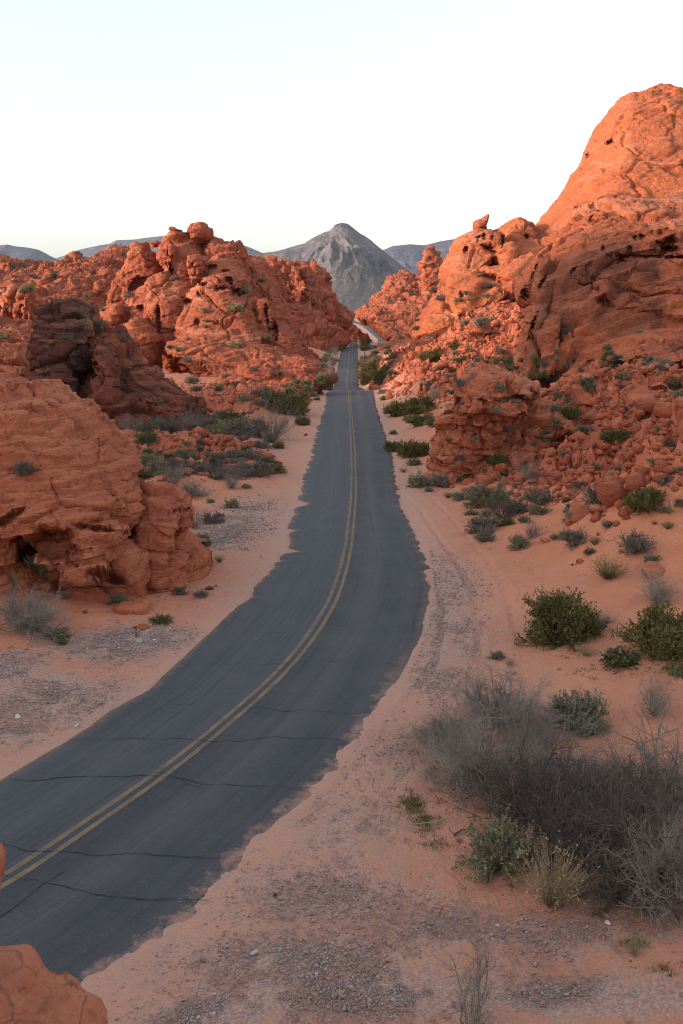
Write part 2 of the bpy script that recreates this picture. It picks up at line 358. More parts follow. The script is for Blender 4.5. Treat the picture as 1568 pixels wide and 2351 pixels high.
def gravel(X, Y):
    g = 0
    for x, y, a, b, w in spw: g = np.maximum(g, w * np.exp(-(((X - x) / a) ** 2 + ((Y - y) / b) ** 2) * .7))
    return g
rdv = road_dist(XX.ravel(), YY.ravel())
gv = np.zeros(nx * ny); sel = (YY.ravel() < 160) & (YY.ravel() > 5) & (np.abs(XX.ravel()) < 60); gv[sel] = gravel(XX.ravel()[sel], YY.ravel()[sel])
near_x = (np.abs(XX.ravel() - np.interp(YY.ravel(), _cy, _cx)) < 6.5)
lat_ = road_dist(XX.ravel(), YY.ravel(), True); nr_ = lat_ < 9; Pn = np.stack([XX.ravel()[nr_], YY.ravel()[nr_], XX.ravel()[nr_] * 0], 1)
zz[nr_] += -.07 * sstep(4.4, 3.1, lat_[nr_] + .5 * fbm(Pn * .9, 4, 401)) + .03 * fbm(Pn * 2.6, 3, 402) * sstep(70, 40, YY.ravel()[nr_])
# wheel ruts pressed into the right shoulder
def add_rut(z, pts, wid, dep):
    w = np.array([flat(*p)[:2] for p in pts]); X = XX.ravel(); Y = YY.ravel()
    for off in (-.75, .75):
        o = np.argsort(w[:, 1]); cx = np.interp(Y, w[o, 1], w[o, 0]) + off; s = (Y > w[:, 1].min()) & (Y < w[:, 1].max())
        d = (X - cx); z -= s * dep * (np.exp(-(d / wid) ** 2) - .35 * np.exp(-((np.abs(d) - wid * 1.7) / (wid * .6)) ** 2))
add_rut(zz, [(940,1120),(1000,1180),(1060,1260),(1120,1350),(1150,1480),(1100,1600)], .17, .034)
add_rut(zz, [(930,1150),(960,1210),(1020,1300),(1060,1400),(1050,1520),(930,1700),(760,1900)], .17, .028)
Xr, Yr = XX.ravel(), YY.ravel(); s_ = (Yr > 14) & (Yr < 75) & (np.abs(Xr) < 45) & (rdv > .3); Q_ = np.stack([Xr[s_], Yr[s_], Xr[s_] * 0], 1)   # footprints, small hummocks
f1_, f2_, id_ = worley(Q_ / .42, 301); zz[s_] += (-.030 * sstep(.42, .12, f1_) * (id_ > .35) + .022 * fbm(Q_ * 2.2, 3, 303) + .05 * fbm(Q_ * .55, 2, 304)) * sstep(.3, 1.5, rdv[s_])
ii = np.arange(nx * ny).reshape(ny, nx)
gf_ = np.stack([ii[:-1, :-1], ii[:-1, 1:], ii[1:, 1:], ii[1:, :-1]], -1).reshape(-1, 4)
gme = fast_mesh('ground', np.stack([XX.ravel(), YY.ravel(), zz], 1), gf_)
fattr(gme, 'gravel', gv); fattr(gme, 'rocky', rk); fattr(gme, 'shoulder', np.exp(-rdv / (1.2 + .02 * np.clip(YY.ravel(), 0, 400) + 5.0 * sstep(50, 22, YY.ravel()) * (XX.ravel() > np.interp(YY.ravel(), _cy, _cx)))))
m = NT('desert_floor'); P = m.geo.outputs['Position']
n1 = m.noise(P, .25, 6, .6, .4); n2 = m.noise(P, 2.2, 6, .65); n3 = m.noise(P, 14, 5, .7)
sand = m.mix(m.ramp(n1, [(.35, 0.), (.65, 1.)]), (.62, .228, .115), (.52, .175, .090))
sand = m.mix(m.math('MULTIPLY', m.ramp(n2, [(.4, 0.), (.7, 1.)]), .4), sand, (.66, .29, .175))
shl = m.mix(n2, (.58, .335, .25), (.44, .285, .23))
f = m.math('MULTIPLY', m.attr('shoulder'), m.ramp(n2, [(.2, .5), (.7, 1.)]), clamp=True)
col = m.mix(f, sand, shl)
crust = m.ramp(n3, [(.25, (.16, .09, .07)), (.40, (.34, .19, .14)), (.56, (.48, .32, .26)), (.75, (.46, .39, .37))])
gm = m.ramp(m.math('ADD', m.attr('gravel'), m.math('MULTIPLY', m.math('SUBTRACT', n2, .5), .9)), [(.05, 0.), (.6, 1.)])
col = m.mix(m.math('MULTIPLY', gm, .85), col, crust)
rkc = m.ramp(m.noise(P, .9, 7, .7), [(.3, (.28, .072, .040)), (.5, (.44, .122, .062)), (.72, (.54, .19, .105))])
col = m.mix(m.math('MULTIPLY', m.attr('rocky'), .9), col, rkc)
col = m.mix(m.math('MULTIPLY', m.ramp(n3, [(.62, 0.), (.72, 1.)]), .35), col, (.20, .09, .06))
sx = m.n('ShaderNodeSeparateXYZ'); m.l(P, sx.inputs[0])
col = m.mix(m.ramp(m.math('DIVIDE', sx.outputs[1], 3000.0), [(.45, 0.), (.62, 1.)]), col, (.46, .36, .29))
m.color(col)
b = m.bump(n2, .8, .14); b = m.bump(m.noise(P, 4.5, 3, .5, 1.5), .6, .07, b); b = m.bump(m.noise(P, 7, 6, .7), .7, .05, b); b = m.bump(m.vor(P, 11, 'F1'), .35, .04, b)
b = m.bump(m.noise(m.vec(P, (1, .35, 1), (0, 0, .5)), 5, 3, .5, 1.), .4, .05, b); m.normal(b)
M['ground'] = m.m
gme.polygons.foreach_set('use_smooth', rk[gf_[:, 0]] < .25)
go = link('ground', gme, M['ground']); tag(go, kind='structure')
print('ground', time.time() - T0)

# ------------------------------------------------------------------ road mesh
Y_ = cen[:, 1]; n = len(cen)
rag = vnoise(np.stack([sarc * 1.3, sarc * 0, sarc * 0], 1), 3) * .16 + vnoise(np.stack([sarc * 3.9, sarc * 0 + 5, sarc * 0], 1), 8) * .08 + vnoise(np.stack([sarc * .37, sarc * 0 + 9, sarc * 0], 1), 12) * .2
rag = (.30 * fbm(np.stack([sarc * .45, sarc * 0, sarc * 0], 1), 3, 3) - .55 * np.maximum(0, vnoise(np.stack([sarc * .9, sarc * 0 + 4, sarc * 0], 1), 6) - .25) + .05 * vnoise(np.stack([sarc * 3.5, sarc * 0 + 8, sarc * 0], 1), 7)) * sstep(260, 60, Y_)
rag2 = vnoise(np.stack([sarc * 1.1, sarc * 0 + 50, sarc * 0], 1), 13) * .14 + vnoise(np.stack([sarc * 3.1, sarc * 0 + 55, sarc * 0], 1), 18) * .09
sm = sstep(34, 42, Y_) * .9 + .1
hr = hR + rag2 * sm; hl = hL + rag * sm * 1.4
cols = np.concatenate([np.linspace(-1, 1, 19)])
zc = zprof(Y_)
V = []; 
for c in cols:
    w = np.where(c > 0, c * hr, c * hl); V.append(np.stack([cen[:, 0] + nor[:, 0] * w, cen[:, 1] + nor[:, 1] * w, np.zeros(n)], 1))
V = np.stack(V, 1)  # n x 19 x 3
V[:, :, 2] = zprof(V[:, :, 1]) + .035 - .02 * (cols ** 2)[None] - (sstep(39, 30, Y_)[:, None] * (cols > 0) * .055 * np.abs(cols)[None] ** 8) - (sstep(39, 30, Y_)[:, None] * (cols < 0) * .02 * np.abs(cols)[None] ** 8)
top = V.reshape(-1, 3); K = len(cols); idx = np.arange(n * K).reshape(n, K)
fa = np.stack([idx[:-1, :-1], idx[:-1, 1:], idx[1:, 1:], idx[1:, :-1]], -1).reshape(-1, 4)
lo = np.concatenate([V[:, 0], V[:, -1]]) - (0, 0, .3); nb = len(top); il = nb + np.arange(n); ir = nb + n + np.arange(n)
fl = np.stack([idx[:-1, 0], idx[1:, 0], il[1:], il[:-1]], -1); fr = np.stack([idx[:-1, -1], ir[:-1], ir[1:], idx[1:, -1]], -1)
rme = fast_mesh('road', np.vstack([top, lo]), np.vstack([fa, fl, fr]))
u = np.tile(cols, n); fattr(rme, 'across', np.r_[u, -np.ones(n), np.ones(n)]); fattr(rme, 'along', np.r_[np.repeat(sarc, K), sarc, sarc])
fattr(rme, 'dust', np.r_[np.repeat(sstep(38, 27, Y_), K), np.zeros(2 * n)])
m = NT('asphalt'); P = m.geo.outputs['Position']; ac = m.attr('across')
cb = m.n('ShaderNodeCombineXYZ'); m.l(m.math('MULTIPLY', ac, 6.0), cb.inputs[0]); m.l(m.math('MULTIPLY', m.attr('along'), .09), cb.inputs[1])
streak = m.noise(cb.outputs[0], 1.0, 4, .6, .3); grit = m.noise(P, 26, 5, .8); mott = m.noise(P, .45, 5, .6)
base = m.mix(m.ramp(streak, [(.35, 0.), (.65, 1.)]), (.046, .051, .060), (.080, .086, .098))
side = m.ramp(m.math('MULTIPLY_ADD', ac, .5, .5), [(.0, (.092, .094, .098)), (.14, (.070, .074, .080)), (.26, (.090, .092, .098)), (.40, (.068, .071, .078)), (.48, (.080, .083, .09)), (.51, (.036, .038, .046)), (.60, (.050, .051, .057)), (.70, (.092, .088, .088)), (.80, (.044, .046, .054)), (.90, (.058, .058, .064)), (1., (.075, .072, .072))])
base = m.mix(.62, base, side)
base = m.mix(m.ramp(grit, [(.3, .55), (.5, 0.)]), base, (.018, .02, .023)); base = m.mix(m.ramp(grit, [(.58, 0.), (.8, .6)]), base, (.25, .24, .235))
g2 = m.noise(P, 7, 6, .8); base = m.mix(m.ramp(g2, [(.30, .5), (.46, 0.)]), base, (.026, .028, .032)); base = m.mix(m.ramp(g2, [(.56, 0.), (.74, .5)]), base, (.16, .155, .155))
tw = m.noise(m.vec(m.attr('across', 'Vector') if 0 else cb.outputs[0], (2.6, .5, 1)), 1.3, 5, .65, .4); base = m.mix(m.ramp(tw, [(.35, .45), (.52, 0.)]), base, (.030, .032, .038))
base = m.mix(m.math('MULTIPLY', m.ramp(mott, [(.4, 0.), (.7, 1.)]), .35), base, (.10, .097, .10))
ab = m.math('ABSOLUTE', ac); nz = m.math('MULTIPLY', m.math('SUBTRACT', m.noise(P, 1.6, 8, .75), .5), .5)
e1 = m.ramp(m.math('ADD', ab, m.math('MULTIPLY', nz, .45)), [(.93, 0.), (1.0, 1.)])
dustR = m.ramp(m.math('ADD', ac, m.math('MULTIPLY', nz, 1.)), [(.88, 0.), (1.04, 1.)])
dm = m.math('MAXIMUM', m.math('MULTIPLY', e1, .35), m.math('MULTIPLY', dustR, m.attr('dust')))
base = m.mix(dm, base, m.mix(m.noise(P, 14, 6, .8), (.22, .135, .11), (.54, .30, .21)))
m.color(base); m.b.inputs['Roughness'].default_value = .82; m.b.inputs['Specular IOR Level'].default_value = .35
m.normal(m.bump(grit, .5, .012)); M['asphalt'] = m.m
road = link('road', rme, M['asphalt'], smooth=True); tag(road, kind='structure')
# painted double yellow line
def ribbon(s0, s1, off0, off1, step=2, dz=.004, jitter=0):
    k = np.where((sarc >= s0) & (sarc <= s1))[0][::step]; out = []
    for off in (off0, off1):
        o = off + (vnoise(np.stack([sarc[k] * 6, k * 0, k * 0 + off * 9], 1), 5) * jitter); out.append(np.stack([cen[k, 0] + nor[k, 0] * o, cen[k, 1] + nor[k, 1] * o, zprof(cen[k, 1] + nor[k, 1] * o) + .035 + dz], 1))
    v = np.stack(out, 1).reshape(-1, 3); i = np.arange(len(k) - 1) * 2
    return v, np.stack([i, i + 1, i + 3, i + 2], 1)
m = NT('yellow_paint'); P = m.geo.outputs['Position']; w = m.math('ADD', m.math('MULTIPLY', m.noise(P, 1.7, 6, .75), .6), m.math('MULTIPLY', m.noise(P, 23, 4, .7), .4))
m.color(m.mix(m.ramp(w, [(.40, .05), (.60, .85)]), (.27, .19, .105), (.10, .09, .078))); M['yellow'] = m.m
for a, b in ((-.235, -.085), (.085, .235)):
    v, f = ribbon(0, sarc[-1], a, b, 2, .004, .008); link('yellow_line', fast_mesh('yellow_line', v, f), M['yellow'], road)
# cracks: thin ribbons wandering across the lanes, centred on traced points
M['crack'] = plain('crack', (.034, .035, .038), .95, .2, 5)
def crack(pts, wid, sd):
    p, d = resample([flat(*q)[:2] for q in pts], 0); t = np.arange(0, d[-1], .06); q = np.stack([np.interp(t, d, p[:, 0]), np.interp(t, d, p[:, 1])], 1)
    nn = np.stack([t * 1.2, t * 0 + sd, t * 0], 1); q[:, 1] += fbm(nn, 4, sd) * .22
    ww = wid * .55 * (.3 + .9 * (vnoise(nn * 3, sd + 3) * .5 + .5)); tg = np.gradient(q, axis=0); tg /= np.linalg.norm(tg, axis=1)[:, None]; no = np.stack([-tg[:, 1], tg[:, 0]], 1)
    a = q + no * ww[:, None] / 2; b = q - no * ww[:, None] / 2
    v = np.stack([a, b], 1).reshape(-1, 2); z = zprof(v[:, 1]) + .035 + .008
    i = np.arange(len(t) - 1) * 2; return np.column_stack([v, z]), np.stack([i, i + 1, i + 3, i + 2], 1)
CR = [([(5,1797),(130,1790),(250,1787),(345,1780),(420,1789),(465,1808),(560,1805),(730,1811)], .05), ([(345,1780),(400,1782),(440,1800),(465,1808)], .03), ([(425,1822),(465,1808)], .025),
      ([(160,1700),(290,1699),(420,1698),(490,1708),(560,1700),(640,1694),(780,1699)], .042), ([(345,1584),(430,1584),(600,1584),(690,1600)], .03), ([(540,1625),(640,1634),(850,1640)], .035),
      ([(415,1530),(560,1528),(720,1520),(900,1525)], .03), ([(0,1946),(110,1952),(190,1968),(330,1964),(520,1980)], .05), ([(0,2012),(80,2018),(110,2030),(210,2052),(330,2064),(480,2075)], .05),
      ([(0,2103),(60,2070),(105,2030),(150,2000)], .04), ([(560,1455),(760,1450),(960,1456)], .025), ([(600,1400),(800,1402),(975,1398)], .02), ([(640,1352),(975,1356)], .02), ([(655,1310),(800,1306),(975,1312)], .02),
      ([(665,1245),(960,1240)], .018), ([(672,1200),(925,1205)], .018), ([(690,1130),(905,1135)], .016), ([(300,1620),(440,1618)], .02)]
vs, fs, o_ = [], [], 0
for k, (pts, w) in enumerate(CR):
    v, f = crack(pts, w, 20 + k); vs.append(v); fs.append(f + o_); o_ += len(v)
o = link('cracks', fast_mesh('cracks', np.vstack(vs), np.vstack(fs)), M['crack'], road); tag(o, kind='stuff')
print('road', time.time() - T0)

# ------------------------------------------------------------------ rock building
def chaikin(p, it=1):
    for _ in range(it):
        q = np.roll(p, -1, 0); p = np.stack([p * .8 + q * .2, p * .2 + q * .8], 1).reshape(-1, 2)
    return p
class Rock:
    def __init__(s): s.v = []; s.f = []; s.n = 0
    def add(s, v, f): s.v.append(np.asarray(v, float)); s.f += [[i + s.n for i in q] for q in f]; s.n += len(v)
    def P(s, outline, D, t, lean=0., yb=None, q=.45, nr=9, ext=45, base=True):
        """a solid slab with this outline, t metres half depth, lean = metres further away per pixel of height"""
        p = chaikin(np.array(outline, float)); c = p.mean(0); K_ = len(p); y1_ = p[:, 1].max(); h_ = y1_ - p[:, 1].min(); yb = y1_ if yb is None else yb
        if base: p[:, 1] += ext * sstep(.25, 0, (y1_ - p[:, 1]) / h_); c[1] = c[1] * .45 + y1_ * .55
        vv = []
        for th in np.linspace(-1.5, 1.5, nr):
            sc_ = max(math.cos(th), .02) ** q; dp = t * math.sin(th)
            for x, y in c + (p - c) * sc_:
                w = at(x, y, D + lean * (yb - y)); vv.append((w[0], w[1] + dp, w[2]))
        ff = []
        for r in range(nr - 1):
            for k in range(K_): a = r * K_ + k; b = r * K_ + (k + 1) % K_; ff.append([a, b, b + K_, a + K_])
        ff.append(list(range(K_))[::-1]); ff.append([(nr - 1) * K_ + k for k in range(K_)]); s.add(vv, ff); return s
    def E(s, px, py, D, rx, ry, rd, rot=0., pw=.8, cuts=5, sd=None):
        """a boulder: squarish ellipsoid with a few flat faces; radii rx, ry in pixels at D, rd in metres"""
        rng = np.random.RandomState(int(px * 7 + py * 13 + D) % 99991 if sd is None else sd)
        c = np.array(at(px, py, D)); k = (D / ray(px, py)[1]) / F
        v, f = sphere(16, 12); v = np.sign(v) * np.abs(v) ** pw
        for _ in range(cuts):
            n_ = rng.normal(size=3); n_ /= np.linalg.norm(n_); d_ = rng.uniform(.55, .85); e = v @ n_ - d_; v = v - np.outer(np.maximum(e, 0) * .85, n_)
        v = v * (rx * k, rd, ry * k); ca, sa = math.cos(R(rot)), math.sin(R(rot))
        v = np.stack([v[:, 0] * ca - v[:, 2] * sa, v[:, 1], v[:, 0] * sa + v[:, 2] * ca], 1) + c
        s.add(v, f); return s
    def W(s, x, y, z, rx, ry, rz, pw=.8, cuts=5, sd=0):
        rng = np.random.RandomState(sd); v, f = sphere(20, 14); v = np.sign(v) * np.abs(v) ** pw
        for _ in range(cuts):
            n_ = rng.normal(size=3); n_ /= np.linalg.norm(n_); d_ = rng.uniform(.6, .85); e = v @ n_ - d_; v = v - np.outer(np.maximum(e, 0) * .85, n_)
        s.add(v * (rx, ry, rz) + (x, y, z), f); return s
_sph = {}
def sphere(a, b):
    if (a, b) in _sph: return _sph[(a, b)]
    v = [(0, 0, 1)]; 
    for j in range(1, b):
        for i in range(a): v.append((math.sin(math.pi * j / b) * math.cos(2 * math.pi * i / a), math.sin(math.pi * j / b) * math.sin(2 * math.pi * i / a), math.cos(math.pi * j / b)))
    v.append((0, 0, -1)); f = []
    for i in range(a): f.append([0, 1 + i, 1 + (i + 1) % a])
    for j in range(b - 2):
        for i in range(a): f.append([1 + j * a + i, 1 + (j + 1) * a + i, 1 + (j + 1) * a + (i + 1) % a, 1 + j * a + (i + 1) % a])
    q = 1 + (b - 2) * a
    for i in range(a): f.append([q + i, len(v) - 1, q + (i + 1) % a])
    _sph[(a, b)] = (np.array(v), f); return _sph[(a, b)]

def weather(p, nrm, sc, seed=0, block=1., strata=1., rough=1., pits=.6, dip=(.10, .05), stretch=1.3, warp=.45, crack=1.):
    """rounded joints, bedding ledges, hollows and grain; sc = metres of the main joint spacing"""
    d = np.zeros(len(p)); s = seed * 17
    wp = p + np.stack([fbm(p / sc * .8, 2, s + 1), fbm(p / sc * .8, 2, s + 2), fbm(p / sc * .8, 2, s + 3)], 1) * sc * warp
    q = wp / np.array([sc * stretch, sc * stretch, sc * .85])
    f1, f2, idv, tl = worley(q, s + 5, vec=True); e = f2 - f1
    d += block * sc * (.17 * (idv - .5) * sstep(0, .10, e) - .07 * (1 - sstep(0, .06, e)) + .22 * tl + .03 * (.5 - f1))
    mk = sstep(-.35, .2, fbm(p / sc * .4, 2, s + 9))
    f1, f2, idv, tl = worley(q * np.array([2.3, 2.3, 3.1]) + 5, s + 6, vec=True); e = f2 - f1
    d += block * sc * mk * (.075 * (idv - .5) * sstep(0, .12, e) - .03 * (1 - sstep(0, .07, e)) + .085 * tl)
    f1, f2, idv, tl = worley(q * np.array([6., 6., 8.]) + 9, s + 7, vec=True); e = f2 - f1
    d += block * sc * mk * (.02 * (idv - .5) * sstep(0, .15, e) + .028 * tl)
    if crack:
        f1, f2, idv = worley(q * np.array([.62, .62, .8]) + 21, s + 8); d -= crack * sc * .20 * sstep(.055, .01, f2 - f1) * sstep(-.3, .1, fbm(p / sc * .3, 2, s + 14))
        d += crack * block * sc * .30 * (idv - .5) * sstep(0, .05, f2 - f1)
    h = (wp[:, 2] + dip[0] * p[:, 0] + dip[1] * p[:, 1])
    for th, am in ((.62, .085), (.21, .035)):
        hh = h / (sc * th) + .5 * fbm(p / sc * .5, 2, s + 12); k = np.floor(hh); fr = hh - k; z0 = np.zeros_like(k)
        a0 = _h(k.astype(np.int64), z0.astype(np.int64), z0.astype(np.int64), s + 20); a1 = _h(k.astype(np.int64) + 1, z0.astype(np.int64), z0.astype(np.int64), s + 20)
        lay = a0 + (a1 - a0) * sstep(.84, .98, fr) - .45 * np.exp(-((fr - .86) / .06) ** 2)
        steep = 1 - np.abs(nrm[:, 2]) * .7; mk2 = sstep(-.3, .25, fbm(p / sc * .55, 2, s + 31 + int(th * 10)))
        d += strata * sc * am * (lay - .4) * steep * (.35 + .65 * mk2)
    if pits:
        f1, f2, idv = worley(p / (sc * .75) * np.array([1, 1, 1.4]), s + 40); r = .16 + .22 * idv
        d -= pits * sc * .22 * (idv > .55) * sstep(1., .5, f1 / r) * (1 - np.abs(nrm[:, 2])) * sstep(-.1, .2, fbm(p / sc * .35, 2, s + 51))
    d += rough * sc * (.07 * fbm(p / sc * .7, 4, s + 60) + .022 * ridged(p / sc * 4, 3, s + 70))
    return d
def build_rock(name, r, voxel, sc, mat, label, cat='rock formation', seed=0, parent=None, group=None, iters=2, mask=None, smooth=False, holes=(), terr=1., **kw):
    me = bpy.data.meshes.new('tmp'); me.from_pydata(np.vstack(r.v).tolist(), [], r.f); me.update()
    o = bpy.data.objects.new('tmp', me); COL.objects.link(o)
    md = o.modifiers.new('r', 'REMESH'); md.mode = 'VOXEL'; md.voxel_size = voxel
    dg = bpy.context.evaluated_depsgraph_get(); ev = o.evaluated_get(dg); em = ev.to_mesh(); nv = len(em.vertices)
    p = np.empty(nv * 3, np.float32); em.vertices.foreach_get('co', p); p = p.reshape(-1, 3).astype(float)
    nrm = np.empty(nv * 3, np.float32); em.vertices.foreach_get('normal', nrm); nrm = nrm.reshape(-1, 3).astype(float)
    nl = len(em.loops); li = np.empty(nl, np.int32); em.loops.foreach_get('vertex_index', li); f = li.reshape(-1, 4)
    ev.to_mesh_clear(); bpy.data.objects.remove(o); bpy.data.meshes.remove(me)
    d = weather(p, nrm, sc, seed, **kw); p = p + nrm * d[:, None]
    dp_ = kw.get('dip', (.10, .05))
    for th, k_ in ((.5 * sc, .38), (.17 * sc, .62), (.06 * sc, .6)):
        if th < voxel * 1.6 or not terr: continue
        hh = (p[:, 2] + dp_[0] * p[:, 0] + dp_[1] * p[:, 1]) / th + .9 * fbm(p / sc * .45, 3, seed + 301) + .25 * fbm(p / sc * 2, 2, seed + 305); fr = hh - np.floor(hh)
        mk_ = sstep(-.35, .15, fbm(p / sc * .7, 2, seed + 311 + int(th * 7))); p[:, 2] += terr * k_ * th * (sstep(.5, .92, fr) - fr) * mk_
    # second pass along the new normals for the small scale
    if iters > 1:
        a = p[f[:, 2]] - p[f[:, 0]]; b = p[f[:, 3]] - p[f[:, 1]]; fn = np.cross(a, b); vn = np.zeros_like(p)
        for k in range(4): np.add.at(vn, f[:, k], fn)
        vn /= np.linalg.norm(vn, axis=1)[:, None] + 1e-9
        k2 = dict(kw); k2['pits'] = kw.get('pits', .6) * .8; k2['block'] = kw.get('block', 1.) * .7
        p = p + vn * weather(p, vn, sc * .3, seed + 3, **k2)[:, None] * .8
    for px, py, rx, ry, dep, rot in holes:      # hollows and open joints weathered into the face
        c0 = np.array(at(px, py, 100.)) - (0, 0, CZ); c0 /= np.linalg.norm(c0); vd = p - (0, 0, CZ); dist = vd @ c0; lat = vd - dist[:, None] * c0
        k_ = dist / F; u_ = lat[:, 0] / k_; v_ = lat[:, 2] / k_ / cp; ca, sa = math.cos(R(rot)), math.sin(R(rot)); u2, v2 = u_ * ca + v_ * sa, -u_ * sa + v_ * ca
        rr_ = np.sqrt((u2 / rx) ** 2 + (v2 / ry) ** 2) + .5 * vnoise(p / (rx * k_.mean()) * 1.3, 91) + .25 * vnoise(p / (rx * k_.mean()) * 4, 92); m_ = rr_ < 1.4
        if not m_.any(): continue
        near_ = dist < dist[m_].min() + dep * 2.5; p = p + c0 * (dep * .85 * sstep(1.2, .6, rr_) * near_)[:, None]
    lb = np.arange(len(p)); ea = np.concatenate([f[:, 0], f[:, 1], f[:, 2], f[:, 3]]); eb = np.concatenate([f[:, 1], f[:, 2], f[:, 3], f[:, 0]])   # drop loose crumbs
    for _ in range(400):
        m_ = np.minimum(lb[ea], lb[eb]); l2 = lb.copy(); np.minimum.at(l2, lb[ea], m_); np.minimum.at(l2, ea, m_); l2 = l2[l2]
        if (l2 == lb).all(): break
        lb = l2
    cnt_ = np.bincount(lb); kv = cnt_[lb] > .03 * len(lb); nid = np.cumsum(kv) - 1; f = nid[f[kv[f[:, 0]]]]; p = p[kv]
    base = np.array([p[:, 0].mean(), p[:, 1].mean(), p[:, 2].min()])
    me = fast_mesh(name, p - base, f); o = link(name, me, mat, parent, base, smooth)
    if label: tag(o, label, cat, group)
    print(name, nv, round(time.time() - T0, 1)); return o
def z1(pts): return [(x / 1.923, 439 + y / 1.923) for x, y in pts]
def z3(pts): return [(815.4 + x / 2.083, 188.2 + y / 2.083) for x, y in pts]
def z5(pts): return [(815.4 + x / 2.083, 752.6 + y / 2.083) for x, y in pts]
def z2(pts): return [(564.5 + x / 3.125, 476.7 + y / 3.125) for x, y in pts]
def z3b(pts): return [(x / 3.571, 533 + y / 3.571) for x, y in pts]

# near left outcrop, layered
r = Rock()
r.P([(-260,880),(-80,860),(0,858),(60,868),(130,880),(200,925),(250,980),(290,1020),(312,1065),(322,1115),(305,1180),(250,1190),(120,1170),(0,1190),(-260,1200)], 41.5, 3.6, .012, 1190, .35)
r.P([(-260,1080),(0,1085),(60,1065),(150,1060),(260,1085),(318,1110),(312,1200),(270,1240),(230,1262),(170,1255),(120,1225),(60,1180),(0,1160),(-260,1200)], 39.6, 2.2, 0.012, 1260, .4)
r.P([(-260,1180),(40,1180),(120,1200),(300,1190),(335,1300),(345,1400),(300,1420),(200,1400),(100,1410),(-260,1420)], 43.2, 2.6, 0, None, .4)
r.P([(175,1290),(230,1240),(320,1230),(338,1330),(325,1390),(240,1385),(200,1340)], 40.3, 1.2, .0, None, .5)
r.P([(-260,1170),(10,1175),(50,1210),(70,1300),(150,1345),(160,1400),(60,1430),(-260,1430)], 40.5, 1.8, 0, None, .5)
r.P([(270,1380),(330,1370),(352,1420),(340,1455),(300,1440)], 38.0, .8, 0, None, .5)
r.P([(150,1350),(270,1340),(345,1380),(330,1440),(240,1430),(150,1420)], 39.5, 1.2, 0, None, .5)
build_rock('sandstone_outcrop', r, .075, 2.3, M['rock_near'], 'large layered red sandstone outcrop with an overhanging ledge beside the left road shoulder', seed=1, block=.38, strata=3.0, pits=.25, warp=.2, crack=.45, terr=1.25, dip=(-.16, .05), holes=[(110,1255,60,34,2.6,10),(170,1275,18,20,1.4,0),(255,1330,40,10,1.2,-20),(20,1190,40,7,1.,30),(225,1215,60,6,.8,-12)])
r = Rock()
r.P([(325,1112),(360,1105),(405,1118),(420,1150),(405,1190),(385,1240),(400,1300),(380,1360),(390,1410),(355,1425),(330,1330),(308,1200)], 42.5, 2.0, 0, None, .4)
r.P([(360,1110),(405,1106),(437,1145),(438,1158),(415,1165),(385,1135)], 43.0, .9, 0, None, .5)
r.P([(395,1150),(432,1160),(425,1185),(405,1195),(390,1185)], 43.8, 1.0)
r.P([(380,1215),(430,1210),(470,1255),(490,1300),(478,1345),(430,1360),(385,1405),(350,1380)], 44.5, 2.2, 0, None, .45)
r.P([(360,1270),(420,1260),(430,1330),(400,1400),(360,1420),(345,1340)], 42.2, 1.4, 0, None, .5)
build_rock('sandstone_block', r, .075, 2.6, M['rock_near'], 'smooth red sandstone block split by a crack from the layered outcrop on its left', seed=2, block=.3, strata=1.6, pits=.2, crack=.25, warp=.25, holes=[(418,1172,26,5,.6,10)])

# dark varnished rock behind
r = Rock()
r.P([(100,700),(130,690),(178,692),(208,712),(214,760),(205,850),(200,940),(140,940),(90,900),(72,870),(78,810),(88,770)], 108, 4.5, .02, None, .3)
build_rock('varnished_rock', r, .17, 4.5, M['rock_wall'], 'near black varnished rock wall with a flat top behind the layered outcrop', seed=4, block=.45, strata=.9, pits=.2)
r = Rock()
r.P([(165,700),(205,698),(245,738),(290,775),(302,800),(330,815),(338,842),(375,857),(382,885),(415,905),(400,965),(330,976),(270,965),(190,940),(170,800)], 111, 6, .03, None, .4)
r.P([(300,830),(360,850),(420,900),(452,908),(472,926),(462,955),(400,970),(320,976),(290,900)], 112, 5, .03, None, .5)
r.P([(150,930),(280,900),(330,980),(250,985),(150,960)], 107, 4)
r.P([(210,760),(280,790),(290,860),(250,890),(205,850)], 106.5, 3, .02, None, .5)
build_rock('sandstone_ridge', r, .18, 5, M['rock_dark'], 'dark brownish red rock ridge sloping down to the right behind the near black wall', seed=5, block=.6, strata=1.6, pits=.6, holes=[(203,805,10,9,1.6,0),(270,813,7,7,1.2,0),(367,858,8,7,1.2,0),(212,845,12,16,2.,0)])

# cone shaped formation in the middle distance, left of the road
r = Rock()
r.P(z1([(1000,250),(1050,258),(1075,300),(1100,380),(1110,420),(1150,500),(1200,640),(1260,720),(1100,760),(960,770),(880,750),(830,710),(780,640),(790,560),(830,470),(880,400),(900,340),(950,280)]), 212, 12, .10, None, .5)
r.P(z1([(1060,265),(1110,275),(1160,290),(1200,350),(1230,430),(1280,560),(1350,680),(1470,780),(1440,860),(1300,830),(1150,780),(1080,500)]), 232, 14, .12, None, .5)
r.P(z1([(720,215),(760,185),(830,190),(880,190),(900,260),(910,300),(870,340),(790,350),(740,350),(700,260)]), 240, 8, .05)
r.P(z1([(745,240),(770,235),(770,340),(740,350)]), 234, 3); r.P(z1([(752,172),(808,172),(828,240),(742,240)]), 240, 4)
r.P(z1([(920,190),(960,200),(1000,225),(1050,215),(1065,212),(1075,245),(1090,262),(1100,330),(950,330),(900,290)]), 242, 8, .05)
r.P(z1([(590,235),(620,222),(655,225),(660,260),(700,290),(720,350),(690,360),(640,335),(600,400),(560,465),(480,475),(470,450),(520,370),(570,310)]), 246, 6, .03, None, .3)
